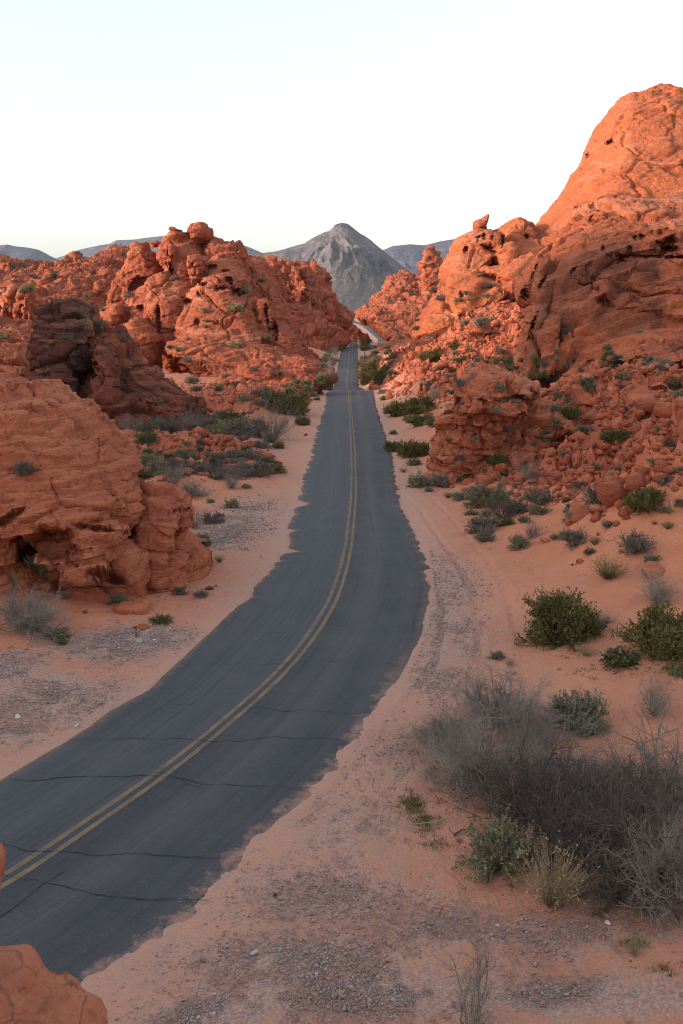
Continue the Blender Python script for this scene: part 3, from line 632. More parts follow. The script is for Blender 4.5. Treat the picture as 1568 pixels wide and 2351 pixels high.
r.P(z1([(640,300),(700,290),(720,360),(700,420),(600,460),(560,440)]), 250, 6)
r.P(z1([(550,480),(600,430),(700,370),(760,350),(820,370),(880,400),(850,460),(700,490),(640,520),(560,530)]), 228, 7, .04)
r.P(z1([(640,540),(670,480),(740,455),(800,470),(830,560),(780,650),(680,630)]), 222, 6, .02, None, .35)
r.P(z1([(545,590),(600,550),(640,560),(720,640),(700,690),(600,680),(550,640)]), 216, 5)
r.P(z1([(420,545),(480,500),(560,480),(570,560),(560,610),(460,590)]), 226, 7)
r.P(z1([(820,300),(900,285),(915,310),(905,325),(840,330)]), 228, 6)
r.P(z1([(740,660),(900,600),(1100,620),(1250,700),(1460,770),(1450,850),(1300,870),(900,880),(890,800),(950,770),(860,720),(740,700)]), 196, 9, .12, None, .6)
r.P(z1([(600,420),(900,330),(1100,400),(1150,700),(800,720),(600,640)]), 243, 14, .05)
r.P(z1([(1150,640),(1200,560),(1240,580),(1300,640),(1340,700),(1320,740),(1250,740)]), 214, 6, .05)
r.P(z1([(1130,480),(1190,470),(1230,560),(1240,700),(1180,690)]), 214, 4, .05)
build_rock('cone_formation', r, .27, 5.0, M['rock_mid'], 'cone shaped red rock formation with hollows and ledges left of the road', seed=8, block=.42, strata=2.8, pits=.3, crack=.9, terr=1.2, dip=(-.22, .0), holes=[(486.2,614.8,11.4,5.4,3.0,10),(525.2,643.4,9.7,6.0,4.0,20),(546.0,673.0,20.6,8.4,5.0,-10),(512.2,661.6,17.2,3.6,3,5),(460.2,674.0,6.9,7.2,3,0),(431.6,692.8,8.0,4.8,3,0),(462.8,652.2,12.6,3.6,3,-20),(517.4,621.0,8.0,3.0,2,0),(499.2,740.6,9.2,3.6,2,0),(452.4,738.0,8.0,5.4,2,0),(631.8,756.2,5.7,20.3,4,12),(613.6,730.2,3.4,29.9,3,10),(322.4,706.8,6.9,6.0,2.5,0),(410.8,743.2,5.1,23.9,3,8),(364.0,730.2,4.6,29.9,3,0),(387.4,595.0,3.4,32.9,3,10),(366.6,595.0,3.4,29.9,3,15)])
for nm, pts, D, t, lab in (
    ('balanced_boulder', [(743,165),(750,152),(775,146),(800,155),(817,168),(808,182),(750,182)], 240, 3.2, 'small flat capstone perched on the left shoulder of the cone shaped formation'),
    ('summit_boulder', [(826,180),(850,150),(880,129),(920,140),(936,185),(925,225),(870,235),(830,205)], 241, 5.5, 'big rounded boulder forming the highest point of the left formation'),
    ('tilted_boulder', [(648,225),(668,210),(700,207),(717,222),(712,240),(680,252),(655,245)], 245, 3.0, 'oval boulder lying on the ridge between lit slab and summit boulder')):
    r = Rock(); r.P(z1(pts), D, t, 0, None, .6, base=False); build_rock(nm, r, .25, 6, M['rock_mid'], lab, 'boulder', seed=len(nm), block=.35, strata=.6, pits=.3)
# slab row below it towards the road
r = Rock()
r.P([(462,870),(480,835),(540,830),(620,820),(700,830),(760,845),(775,865),(720,890),(640,892),(560,900),(470,905)], 178, 5, .25, None, .6)
r.P([(465,910),(520,893),(600,885),(650,905),(560,940),(480,960),(455,945)], 146, 4, .25, None, .6)
r.P([(560,880),(700,868),(745,880),(690,905),(600,925),(560,910)], 160, 3.5, .2, None, .6)
build_rock('sandstone_shelf', r, .22, 3.4, M['rock_mid'], 'low broken shelf of tilted red slabs at the foot of the cone formation', seed=9, block=1.2, strata=1.5, pits=.2)

# jumbled ridges behind, left
r = Rock()
r.P([(598,600),(612,590),(628,586),(640,598),(655,602),(668,600),(690,606),(700,602),(722,612),(742,622),(748,655),(765,682),(786,704),(797,716),(796,738),(790,775),(770,792),(740,800),(600,800)], 440, 20, .35, None, .5, ext=20)
r.P([(690,610),(722,612),(744,625),(748,660),(770,690),(740,700),(700,680)], 450, 10, .2, None, .4)
r.P([(640,600),(655,602),(660,680),(640,700)], 438, 8, .2); r.P([(612,590),(628,586),(640,598),(636,660),(610,660)], 425, 8, .2)
r.P([(600,700),(700,700),(760,730),(780,780),(770,800),(700,830),(620,830)], 395, 12, .3, None, .6, ext=20)
build_rock('jumbled_ridge', r, .5, 6.5, M['rock_far'], 'far jumbled red ridge left of the road in front of the grey peak', seed=12, block=1.5, strata=1.3, pits=.6)
r = Rock()
r.P([(600,715),(700,715),(790,728),(810,742),(838,762),(852,776),(858,786),(850,800),(600,830)], 600, 12, .1, None, .6, ext=10)
build_rock('rock_mound', r, .5, 6, M['rock_far'], 'low red rock mound behind the crest where the far road bends right', seed=33, block=1.2, strata=1.2, pits=.3)
r = Rock()
r.P(z3b([(-500,230),(0,225),(60,215),(150,250),(185,270),(210,262),(240,280),(300,280),(340,310),(390,290),(440,262),(490,258),(540,280),(560,215),(600,195),(650,200),(700,235),(750,215),(820,200),(880,185),(900,170),(960,160),(1010,130),(1060,140),(1110,170),(1150,260),(1000,420),(700,620),(-500,620)]), 330, 22, .5, None, .5)
for a in ((250,330,42,48,14),(440,310,38,45,-10),(640,235,40,40,0),(600,390,26,32,8),(760,255,36,40,0),(870,240,34,30,0),(980,190,36,34,0),(60,280,60,50,10),(0,420,60,50,0),(380,440,60,45,0),(840,380,60,70,20),(830,480,70,55,0),(500,540,60,40,0),(330,520,60,50,0)):
    x, y = z3b([(a[0], a[1])])[0]; r.E(x, y, 318 + .5 * (705 - y), a[2] / 3.571, a[3] / 3.571, 5, a[4])
build_rock('jumbled_ridge', r, .40, 5.0, M['rock_far'], 'long knobbly red ridge along the left horizon below the blue mountains', seed=13, block=1.5, strata=1.3, pits=.5)
r = Rock()
for a in ((60,590,40,110,-8,235),(120,560,45,120,-6,236),(180,580,48,120,-10,234),(235,620,40,105,-8,232),(285,640,42,100,-8,232),(330,660,36,90,-4,233),(60,520,60,70,0,246),(150,500,60,60,0,246),(10,600,50,110,0,238),(-80,600,60,120,0,240),(-200,600,90,140,0,240)):
    x, y = z3b([(a[0], a[1])])[0]; r.E(x, y, a[5], a[2] / 3.571, a[3] / 3.571, 4.5, a[4], .7)
build_rock('rock_fins', r, .28, 4.2, M['rock_mid'], 'row of upright leaning red rock fins at the left edge above the dark wall', seed=14, block=.8, strata=1., pits=.4)
r = Rock()
r.P([(-150,735),(0,728),(40,735),(75,750),(95,790),(85,850),(60,880),(-150,880)], 165, 8, .25, None, .5)
r.P([(-150,780),(20,790),(70,800),(90,870),(-150,885)], 150, 5, .1, None, .5)
build_rock('sandstone_mass', r, .25, 4.6, M['rock_mid'], 'rounded red rocks between the left picture edge and the near black wall', seed=15, block=1.3, strata=1., pits=.5)

# right side: far ridge, sunlit hill, big cliff
r = Rock()
r.P([(1060,560),(1035,590),(1012,600),(962,640),(940,628),(906,628),(893,648),(872,668),(856,682),(842,702),(826,716),(829,732),(846,737),(862,748),(875,760),(890,770),(910,782),(1000,790),(1100,760)], 560, 34, .9, None, .5, ext=8)
r.P([(962,640),(963,600),(975,575),(988,568),(995,580),(1010,590),(1018,600),(1010,640)], 640, 10, .1, None, .4)
build_rock('jumbled_ridge', r, .6, 7.5, M['rock_far'], 'far jumbled red ridge right of the road topped by a leaning knob', seed=16, block=1.5, strata=1.3, pits=.6)
r = Rock()
r.P(z3([(250,1215),(280,1140),(370,1030),(400,960),(400,900),(440,850),(560,780),(700,760),(850,700),(900,650),(980,550),(1035,500),(1040,440),(1100,370),(1140,300),(1195,220),(1190,180),(1230,110),(1280,60),(1380,50),(1440,25),(1500,30),(1568,65),(1850,160),(2300,500),(2400,1100),(1600,1250),(600,1250)]), 262, 30, .13, 1250 / 2.083 + 188, .55)
r.P(z3([(400,960),(440,850),(450,800),(462,770),(480,750),(560,712),(640,698),(690,700),(712,730),(700,790),(650,830),(600,890),(480,960)]), 262, 12, .08, None, .45)
r.P(z3([(680,705),(740,655),(800,660),(852,702),(860,760),(800,800),(700,800)]), 285, 13, .08, None, .45)
r.P(z3([(645,795),(700,775),(740,768),(778,800),(760,870),(690,865)]), 258, 7, .0, None, .5)
r.P(z3([(250,1212),(290,1130),(370,1030),(420,960),(480,900),(600,880),(700,870),(770,830),(860,800),(880,900),(780,960),(640,1045),(520,1065),(400,1135)]), 228, 11, .10, None, .6, ext=12)
r.P(z3([(1190,215),(1250,90),(1380,50),(1440,25),(1500,30),(1568,65),(1750,110),(1750,300),(1400,250),(1230,300)]), 325, 16, .1, None, .4)
r.P(z3([(1050,450),(1150,300),(1400,220),(1750,200),(1800,420),(1300,420),(1100,560),(1000,700),(900,740)]), 300, 16, .1, None, .5)
build_rock('sunlit_hill', r, .40, 9, M['rock_lit'], 'tall smooth orange rock hill catching the low sun at the upper right', 'rock hill', seed=17, block=.26, strata=.8, pits=.35, terr=.45, rough=.8, crack=.6, dip=(-.5, 0), holes=[(1069.8,572.3,4.8,7.4,4,0),(1110.6,541.1,3.7,5.3,3,0),(1098.6,545.9,3.2,4.8,3,0),(1129.9,545.9,3.2,4.8,3,0),(1122.6,572.3,18.0,5.3,5,-25),(1060.2,675.5,4.2,7.4,3,0),(1139.5,641.9,31.7,9.5,4,-10),(1398.7,327.4,7.4,4.2,4,0),(1348.3,353.8,4.2,5.3,3,0),(1153.9,543.5,2.6,21.1,5,0),(1209.1,543.5,6.3,5.3,4,0)])
r = Rock(); r.P(z3([(566,712),(567,668),(575,660),(600,645),(640,629),(637,655),(630,690),(632,712)]), 271, 3.5, 0, None, .5, base=False)
build_rock('pointed_boulder', r, .25, 7, M['rock_mid'], 'pointed horn shaped rock standing upright on the skyline dome', 'boulder', seed=18, block=.12, strata=.2, pits=0, crack=0)
r = Rock()
r.P(z3([(785,930),(800,880),(850,840),(940,760),(1000,690),(1040,630),(1080,590),(1200,550),(1320,530),(1450,530),(1568,522),(2000,480),(2400,800),(2400,1100),(1568,1000),(1300,980),(1000,1000),(800,980)]), 112, 9, .085, 188 + 1000 / 2.083, .4)
r.P(z3([(790,930),(860,850),(960,780),(1060,700),(1250,640),(1600,640),(2400,700),(2400,1400),(1568,1250),(1350,1290),(1150,1330),(900,1360),(780,1330),(800,1250),(860,1180),(805,1090),(790,1000)]), 104, 9, .03, None, .3)
r.P(z3([(780,1320),(800,1200),(850,1130),(900,1000),(960,900),(1000,950),(960,1100),(930,1250),(900,1350)]), 99, 4.5, .04, None, .5)
r.P(z3([(790,940),(870,860),(960,850),(900,1000),(850,1120),(800,1080)]), 103, 4, .04, None, .5)
r.P(z3([(1100,1320),(1200,1220),(1400,1150),(1568,1130),(2000,1100),(2000,1400),(1568,1300),(1350,1320)]), 92, 7, .06, None, .6)
build_rock('sandstone_cliff', r, .17, 6.5, M['rock_cliff'], 'massive red cliff with dark stains and small caves at the right edge above rubble', 'cliff', seed=19, block=.42, strata=.8, pits=.4, terr=.8, rough=.8, dip=(-.35, .0), holes=[(1458.7,545.9,4.2,5.3,1.5,0),(1473.1,542.5,4.8,4.2,1.5,0),(1506.7,561.7,4.8,7.4,1.5,0),(1528.3,560.3,13.7,11.6,3,0),(1535.5,572.3,21.1,5.3,2.5,0),(1425.1,597.2,9.5,5.3,2,10),(1444.3,572.3,5.3,8.4,1.2,0),(1482.7,589.1,68.7,2.6,1.5,-2),(1518.7,581.9,5.3,8.4,2,0),(1300.3,534.8,8.4,6.3,2,0),(1362.7,495.4,4.2,14.8,1.2,-35),(1384.3,569.9,3.2,6.3,1,0),(1264.3,567.5,5.3,4.2,1.5,0),(1391.5,697.1,21.1,7.4,1.5,-25),(1314.7,622.7,3.2,11.6,1,-35),(1228.3,620.3,2.6,21.1,1.5,-20),(1206.7,673.1,6.3,13.7,2,0),(1223.5,749.9,2.6,26.4,1.8,-15),(1247.5,644.3,3.2,21.1,1.5,-30),(1516.3,533.9,4.2,4.2,1,0),(1415.5,505.1,6.3,2.6,1,0)])
r = Rock(); r.P(z3([(530,1240),(540,1170),(560,1130),(590,1108),(625,1130),(647,1180),(640,1240),(590,1260)]), 168, 2.6, .02, None, .45)
build_rock('standing_boulder', r, .2, 5, M['rock_cliff'], 'large rounded standing boulder on the rubble slope left of the stained cliff', 'boulder', seed=20, block=.3, strata=.3, pits=.2)
r = Rock()
r.P(z5([(455,300),(490,232),(560,200),(640,185),(720,195),(785,225),(852,270),(835,305),(760,330),(700,335),(600,312),(480,325)]), 74, 2.4, .02, None, .4)
r.P(z5([(560,300),(640,310),(700,400),(700,480),(640,520),(530,500),(530,430),(480,340)]), 74.5, 2.4, .01, None, .5)
r.P(z5([(480,325),(520,350),(420,395),(405,440),(380,500),(352,600),(345,655),(400,690),(500,670),(600,600),(620,500),(540,420)]), 73, 2.2, .01, None, .5)
r.P(z5([(640,340),(830,310),(900,340),(960,372),(1040,430),(1040,500),(900,500),(780,560),(640,600)]), 76.5, 3, .02, None, .5)
r.P(z5([(450,560),(700,520),(850,480),(980,500),(900,600),(700,660),(520,690),(400,690)]), 73.5, 2.4, .04, None, .6)
r.E(*z5([(820, 280)])[0], 75.5, 28, 18, 1.8)
build_rock('overhanging_outcrop', r, .11, 3.0, M['rock_near'], 'free standing red outcrop with a flat overhanging cap right of the road', seed=21, block=.7, strata=2.2, pits=.4, holes=[(1053.0,925.4,6.7,12.5,1.0,0),(1031.4,949.4,17.3,3.8,0.8,10),(1108.2,920.6,12.5,3.8,0.7,0),(1180.3,913.4,24.0,6.7,1.2,15),(1141.9,920.6,9.6,3.8,0.8,0),(1127.4,963.8,28.8,14.4,0.6,0),(1084.2,1002.2,12.5,5.8,0.5,0)])
# the rock the photographer stands on
r = Rock()
r.P([(-500,2320),(-170,2245),(-60,2225),(0,2222),(35,2228),(60,2250),(88,2290),(120,2300),(165,2315),(200,2350),(240,2400),(250,2600),(-500,2600)], 3.7, .4, 0, None, .4)
r.W(-1.7, 3.2, 7.8, .8, .75, 1.35); r.W(-2.6, 1.0, 6.6, 2.6, 2.6, 3.0); r.W(-3, 1.5, 2.5, 3.2, 3.6, 5.0); r.W(0, -2.6, 4.6, 6, 4.0, 5.9); r.W(0, -2, 0, 8, 5, 4)
build_rock('foreground_rock', r, .05, 1.0, M['rock_front'], 'smooth rounded red rock close up in the bottom left corner', seed=22, block=.45, strata=.5, pits=0, rough=.8, smooth=True, crack=0)
r = Rock(); r.P([(-90,1930),(-30,1925),(0,1945),(5,1975),(-2,2005),(-40,2020),(-90,2015)], 3.4, .12, 0, None, .6); r.W(-1.6, 3.4, 10.15, .27, .13, .16); r.W(-2.05, 3.2, 9.6, .55, .7, 1.1); r.W(-2.6, 2.6, 8.6, .9, 1.2, 1.4)
build_rock('boulder', r, .03, .5, M['rock_front'], 'tiny bit of rock poking in at the left edge over the road', 'boulder', seed=23, block=.2, strata=.1, pits=0, rough=.5)

# ridge west of the road, outside the picture: it keeps the low sun off the near valley
def hill(name, xs, ys, hf, mat, kind='structure'):
    X, Y = np.meshgrid(xs, ys); z = hf(X.ravel(), Y.ravel()); nx_, ny_ = len(xs), len(ys); i = np.arange(nx_ * ny_).reshape(ny_, nx_)
    f = np.stack([i[:-1, :-1], i[:-1, 1:], i[1:, 1:], i[1:, :-1]], -1).reshape(-1, 4)
    o = link(name, fast_mesh(name, np.stack([X.ravel(), Y.ravel(), z], 1), f), mat, None, (0, 0, 0), True); tag(o, kind=kind); return o
def west(X, Y):
    P3 = np.stack([X, Y, X * 0], 1); hgt = 48 * sstep(150, 20, Y) + 14 * sstep(260, 120, Y) 
    c = np.exp(-((X + 135 - .1 * Y) / 26) ** 2) * sstep(-320, -260, Y)
    return -6 + c * (hgt + 5 + 5 * fbm(P3 * .03, 4, 3) + 4 * ridged(P3 * .08, 3, 4))
hill('hill', np.arange(-220, -55, 1.5), np.arange(-320, 240, 2.5), west, M['rock_far'])

# ------------------------------------------------------------------ mountains
def mtn_mat(name, a, b, c):
    m = NT(name); P = m.geo.outputs['Position']; n1 = m.noise(m.vec(P, (1, 1, .35)), .012, 9, .68, .5); n2 = m.noise(P, .05, 6, .7)
    col = m.mix(m.ramp(n1, [(.38, 0.), (.62, 1.)]), a, b); col = m.mix(m.ramp(n2, [(.5, 0.), (.75, .6)]), col, c)
    col = m.mix(m.attr('talus'), col, m.mix(m.ramp(n2, [(.52, 0.), (.6, 1.)]), (.155, .135, .125), (.085, .085, .07))); m.color(col)
    m.normal(m.bump(n1, 1.0, 30, m.bump(n2, 1.0, 8))); return m.m
M['mountain'] = mtn_mat('mountain', (.075, .078, .105), (.22, .185, .18), (.29, .22, .19))
M['mountain_far'] = mtn_mat('mountain_far', (.085, .095, .135), (.13, .13, .16), (.18, .165, .175))
def mountain(crest, D, L, n, steps, mat, seed, amp, rug):
    """crest: skyline pixels at distance D; the slope comes L metres towards the camera"""
    c = np.array([at(x, y, D) for x, y in crest]); o_ = np.argsort(c[:, 0]); cx, cz = c[o_, 0], c[o_, 2]
    xs = np.linspace(cx[0], cx[-1], n); t = np.r_[np.linspace(-.5, 0, 30), np.linspace(0, 1, steps)[1:] ]
    X, TT = np.meshgrid(xs, t); base = -45 + CZ - 25
    h = np.interp(X.ravel(), cx, cz) - base; tt = TT.ravel(); at_ = np.abs(tt)
    Y = D - tt * L
    P3 = np.stack([X.ravel(), Y * .35, X.ravel() * 0], 1) / rug
    gul = ridged(P3 + .3 * fbm(P3 * 2, 2, seed)[:, None], 6, seed); top = sstep(.0, .3, at_)
    prof_ = np.where(tt < 0, 1 - sstep(0, .5, at_) * .6, np.interp(at_, [0, .07, .22, .42, .6, .8, 1.], [1, .88, .62, .37, .20, .07, 0]))
    cliff = sstep(.62, .35, at_)
    z = base + h * prof_ + top * amp * gul * (cliff * .9 + .12) * np.clip(h / 300, .2, 1.2) * (1 - sstep(.85, 1, at_)) + sstep(0, .1, at_) * 7 * fbm(P3 * 6, 3, seed + 4) * cliff
    i = np.arange(len(z)).reshape(len(t), n); f = np.stack([i[:-1, :-1], i[1:, :-1], i[1:, 1:], i[:-1, 1:]], -1).reshape(-1, 4)
    me = fast_mesh('mountain', np.stack([X.ravel(), Y, z], 1), f)
    fattr(me, 'talus', sstep(.40, .56, at_ + .10 * gul)); return tag(link('mountain', me, mat, None, (0, 0, 0), True), kind='structure')
mountain([(x, y) for x, y in z2([(-900,420),(-300,345),(90,328),(200,316),(280,296),(370,268),(420,256),(480,216),(560,176),(600,166),(640,122),(685,108),(730,115),(770,145),(822,187),(850,200),(900,236),(940,272),(1000,320),(1100,400),(1250,520),(1500,640)])], 4300, 1500, 520, 230, M['mountain'], 3, 112, 215)
mountain(z2([(700,420),(900,330),(1000,298),(1050,276),(1180,262),(1280,270),(1400,240),(1500,225),(1600,215),(1900,170),(2500,200),(3500,260)]), 6200, 1900, 320, 120, M['mountain_far'], 9, 60, 500)
mountain(z3b([(-1500,60),(-700,90),(0,108),(60,100),(120,115),(220,125),(300,140),(350,170),(400,200),(450,225),(560,290),(700,330),(1100,400)]), 7600, 2200, 300, 100, M['mountain_far'], 15, 60, 600)
mountain(z3b([(-600,290),(440,218),(520,195),(600,157),(700,132),(820,106),(900,95),(950,66),(1100,60),(1200,45),(1340,30),(1500,20),(1750,60),(1950,90),(2060,130),(2150,170),(2400,240)]), 9500, 2600, 300, 100, M['mountain_far'], 21, 60, 700)
print('mountains', time.time() - T0)
#PLANTS#
# ------------------------------------------------------------------ plants
def seg_mesh(segs):
    a = np.array(segs, float); p0, p1, r0, r1 = a[:, 0:3], a[:, 3:6], a[:, 6:7], a[:, 7:8]
    d = p1 - p0; d /= np.linalg.norm(d, axis=1)[:, None] + 1e-9
    u = np.cross(d, np.where(np.abs(d[:, 2:3]) > .9, [1., 0, 0], [0, 0, 1.])); u /= np.linalg.norm(u, axis=1)[:, None]; w = np.cross(d, u)
    vs = []
    for c, r in ((p0, r0), (p1, r1)):
        for k in range(3): vs.append(c + r * (u * math.cos(k * 2.094) + w * math.sin(k * 2.094)))
    v = np.stack(vs, 1).reshape(-1, 3); i = np.arange(len(a))[:, None] * 6
    f = np.concatenate([i + [[0, 1, 4, 3]], i + [[1, 2, 5, 4]], i + [[2, 0, 3, 5]]]); return v, f
def leaf_mesh(lv):
    a = np.array(lv, float); p, d, L, w = a[:, 0:3], a[:, 3:6], a[:, 6:7], a[:, 7:8]
    d = d / (np.linalg.norm(d, axis=1)[:, None] + 1e-9); rr = np.random.RandomState(5).normal(size=d.shape); s = np.cross(d, rr); s /= np.linalg.norm(s, axis=1)[:, None] + 1e-9
    v = np.stack([p, p + d * L * .5 + s * w, p + d * L, p + d * L * .5 - s * w], 1).reshape(-1, 3); i = np.arange(len(a))[:, None] * 4
    return v, i + [[0, 1, 2, 3]]
def grow(rng, segs, leaves, p, d, L, r, lev, o):
    n_ = o['n'][lev]; p = np.array(p); d = np.array(d); st = L / n_
    for k in range(n_):
        d = d + rng.normal(size=3) * o['wig'] + np.array([0, 0, o['up'][lev]]); d /= np.linalg.norm(d)
        q = p + d * st; r1 = r * (1 - .22 * (k + 1) / n_ * 1.5); segs.append((*p, *q, r, r1)); t = (k + 1) / n_
        if lev + 1 < len(o['n']):
            for _ in range(rng.poisson(o['br'][lev] * (.4 + t))):
                e = d + rng.normal(size=3) * o['spr']; e /= np.linalg.norm(e); grow(rng, segs, leaves, p + (q - p) * rng.rand(), e, L * o['sh'][lev] * rng.uniform(.6, 1.2), r1 * .65, lev + 1, o)
        if leaves is not None and lev >= o.get('ll', 1):
            for _ in range(rng.poisson(o['lf'])):
                e = d + rng.normal(size=3) * .8; leaves.append((*(p + (q - p) * rng.rand()), *e, o['ls'] * rng.uniform(.6, 1.3), o['lw'] * rng.uniform(.7, 1.2)))
        p, r = q, r1
def plant(seed, stems, o, leafy, hr=.75, flat_=1.0, lean0=1.2):
    """unit plant: about 1 wide; returns stem mesh data and leaf mesh data"""
    rng = np.random.RandomState(seed); segs, lv = [], []
    for k in range(stems):
        az = rng.uniform(0, 6.283); el = rng.uniform(.05, 1) ** .6 * lean0
        d = np.array([math.cos(az) * math.sin(el), math.sin(az) * math.sin(el), math.cos(el) * hr * 1.3]); L = .5 * rng.uniform(.65, 1.1)
        grow(rng, segs, lv if leafy else None, (math.cos(az) * .06 * rng.rand(), math.sin(az) * .06 * rng.rand(), -.02), d / np.linalg.norm(d), L * np.linalg.norm(d), o['r'], 0, o)
    return segs, lv
BARE = dict(n=[4, 4, 3], br=[2.0, 1.5], sh=[.6, .55], up=[.05, .02, 0], wig=.16, spr=.62, r=.006, lf=0, ls=0, lw=0)
BIG = dict(n=[6, 5, 4, 3], br=[1.35, 1.15, .8], sh=[.62, .55, .5], up=[-.05, .0, .0, 0], wig=.26, spr=.8, r=.0115, lf=0, ls=0, lw=0)
CREO = dict(n=[4, 4, 3], br=[2.6, 2.2], sh=[.55, .5], up=[.02, .06, .06], wig=.16, spr=.75, r=.006, lf=3.0, ls=.034, lw=.010, ll=1)
SAGE = dict(n=[3, 3], br=[3.2], sh=[.5], up=[.0, .10], wig=.12, spr=.5, r=.004, lf=9, ls=.038, lw=.010, ll=0)
TUFT = dict(n=[4, 2], br=[.6], sh=[.35], up=[-.03, 0], wig=.07, spr=.3, r=.0035, lf=.6, ls=.04, lw=.006, ll=0)
LOW = dict(n=[3, 3], br=[2.5], sh=[.6], up=[-.02, .0], wig=.2, spr=.9, r=.004, lf=8, ls=.07, lw=.02, ll=0)
PD = {}
for k in range(3):
    PD['bare', k] = plant(10 + k, 26, BARE, False, .7)
    PD['creo', k] = plant(20 + k, 38, CREO, True, .62, lean0=1.35)
    PD['sage', k] = plant(30 + k, 46, SAGE, True, .62, lean0=1.35)
    PD['tuft', k] = plant(40 + k, 150, TUFT, True, .8, lean0=.95)
PD['low', 0] = plant(50, 30, LOW, True, .2, lean0=1.5); PD['low', 1] = plant(51, 30, LOW, True, .25, lean0=1.5); PD['low', 2] = PD['low', 0]
for k in range(4): PD['big', k] = plant(60 + k, 34, BIG, False, .62, lean0=1.25)
for k in range(3): PD['sapl', k] = plant(90 + k, 7, dict(BIG, r=.011, wig=.22, up=[.03, .03, .0, .0]), False, 1.0, lean0=.75)
HR = dict(bare=.42, creo=.46, sage=.36, tuft=.5, low=.12, big=.42)
# kind: (shape, stem material, leaf material, words, category)
KIND = dict(sapl=('sapl', 'twig', None, 'bare grey twiggy', 'shrub'),
    bare=('bare', 'twig', None, 'bare grey twiggy', 'shrub'), bared=('bare', 'twig_dark', None, 'leafless dark', 'shrub'),
    creo=('creo', 'twig_dark', 'creosote', 'olive green', 'bush'), dark=('sage', 'twig_dark', 'greysage', 'dull grey', 'shrub'),
    sage=('sage', 'twig', 'sage', 'grey-green', 'shrub'), blue=('sage', 'twig', 'bluesage', 'blue-green', 'shrub'), green=('sage', 'twig', 'green', 'fresh green', 'shrub'),
    tuft=('tuft', 'straw', 'straw', 'straw coloured', 'grass tuft'), olive=('tuft', 'olive', 'olive', 'yellow-olive', 'grass tuft'), low=('low', 'green', 'green', 'low green', 'herb'),
    yellow=('sage', 'twig', 'yellow_leaf', 'yellow flowering', 'shrub'), big=('big', 'twig', None, 'large grey leafless', 'thicket'), bigd=('big', 'twig_dark', None, 'large dark leafless', 'thicket'))
NAMES = {'shrub': 'desert_shrub', 'bush': 'creosote_bush', 'grass tuft': 'grass_tuft', 'herb': 'desert_herb', 'thicket': 'bare_thicket'}
_pm = {}
def part_mesh(kind, var, which):
    sh, sm_, lm_, _, _ = KIND[kind]
    nm = 'stems' if which == 's' else ('foliage')
    key = (kind, var, which)
    if key not in _pm:
        d = PD[sh, var][0 if which == 's' else 1]; v, f = seg_mesh(d) if which == 's' else leaf_mesh(d)
        me = fast_mesh(nm, v, f); me.materials.append(M[sm_ if which == 's' else lm_]); _pm[key] = me
    return nm, _pm[key]
def one_mesh(kind, var):
    key = (kind, var, 'all')
    if key not in _pm:
        sh, sm_, lm_, _, _ = KIND[kind]; sg, lv = PD[sh, var]; v, f = seg_mesh(sg)
        if lm_ and lv: v2, f2 = leaf_mesh(lv); n1_ = len(f); f = np.vstack([f, f2 + len(v)]); v = np.vstack([v, v2])
        me = fast_mesh(NAMES[KIND[kind][4]], v, f); me.materials.append(M[sm_])
        if lm_ and lv: me.materials.append(M[lm_]); mi = np.zeros(len(f), np.int32); mi[n1_:] = 1; me.polygons.foreach_set('material_index', mi)
        _pm[key] = me
    return _pm[key]
DG = bpy.context.evaluated_depsgraph_get()
bpy.context.view_layer.update()
def hit(px, py):                # the real surface (ground or rock) that the pixel sees
    x, y, z = ray(px, py); ok, loc, nrm_, _, ob, _ = S.ray_cast(DG, Vector((0, 0, CZ)), Vector((x, y, z)).normalized())
    return loc if ok else gpt(px, py)
PR = random.Random(3)
SPN = dict(sapl='bare_sapling', bare='bare_shrub', bared='bare_shrub', dark='grey_shrub', sage='sage_shrub', blue='blue_sage', green='green_shrub', yellow='flowering_shrub')
def put_plant(kind, loc, width, hscale=1.0, label=None, group=None, parts=True, var=None):
    sh, sm_, lm_, words, cat = KIND[kind]; var = PR.randrange(4 if sh == 'big' else 3) if var is None else var; nm = SPN.get(kind, NAMES[cat]); rz = PR.uniform(0, 6.28)
    if parts:
        r_ = empty(nm, loc, rz); n1_, me = part_mesh(kind, var, 's'); o = bpy.data.objects.new(n1_, me); COL.objects.link(o); o.parent = r_
        if lm_:
            n2_, me = part_mesh(kind, var, 'l'); o = bpy.data.objects.new(n2_, me); COL.objects.link(o); o.parent = r_
    else:
        r_ = bpy.data.objects.new(nm, one_mesh(kind, var)); COL.objects.link(r_); r_.location = loc; r_.rotation_euler = (0, 0, rz)
    r_.scale = (width, width, width * hscale); tag(r_, label, cat, group); return r_
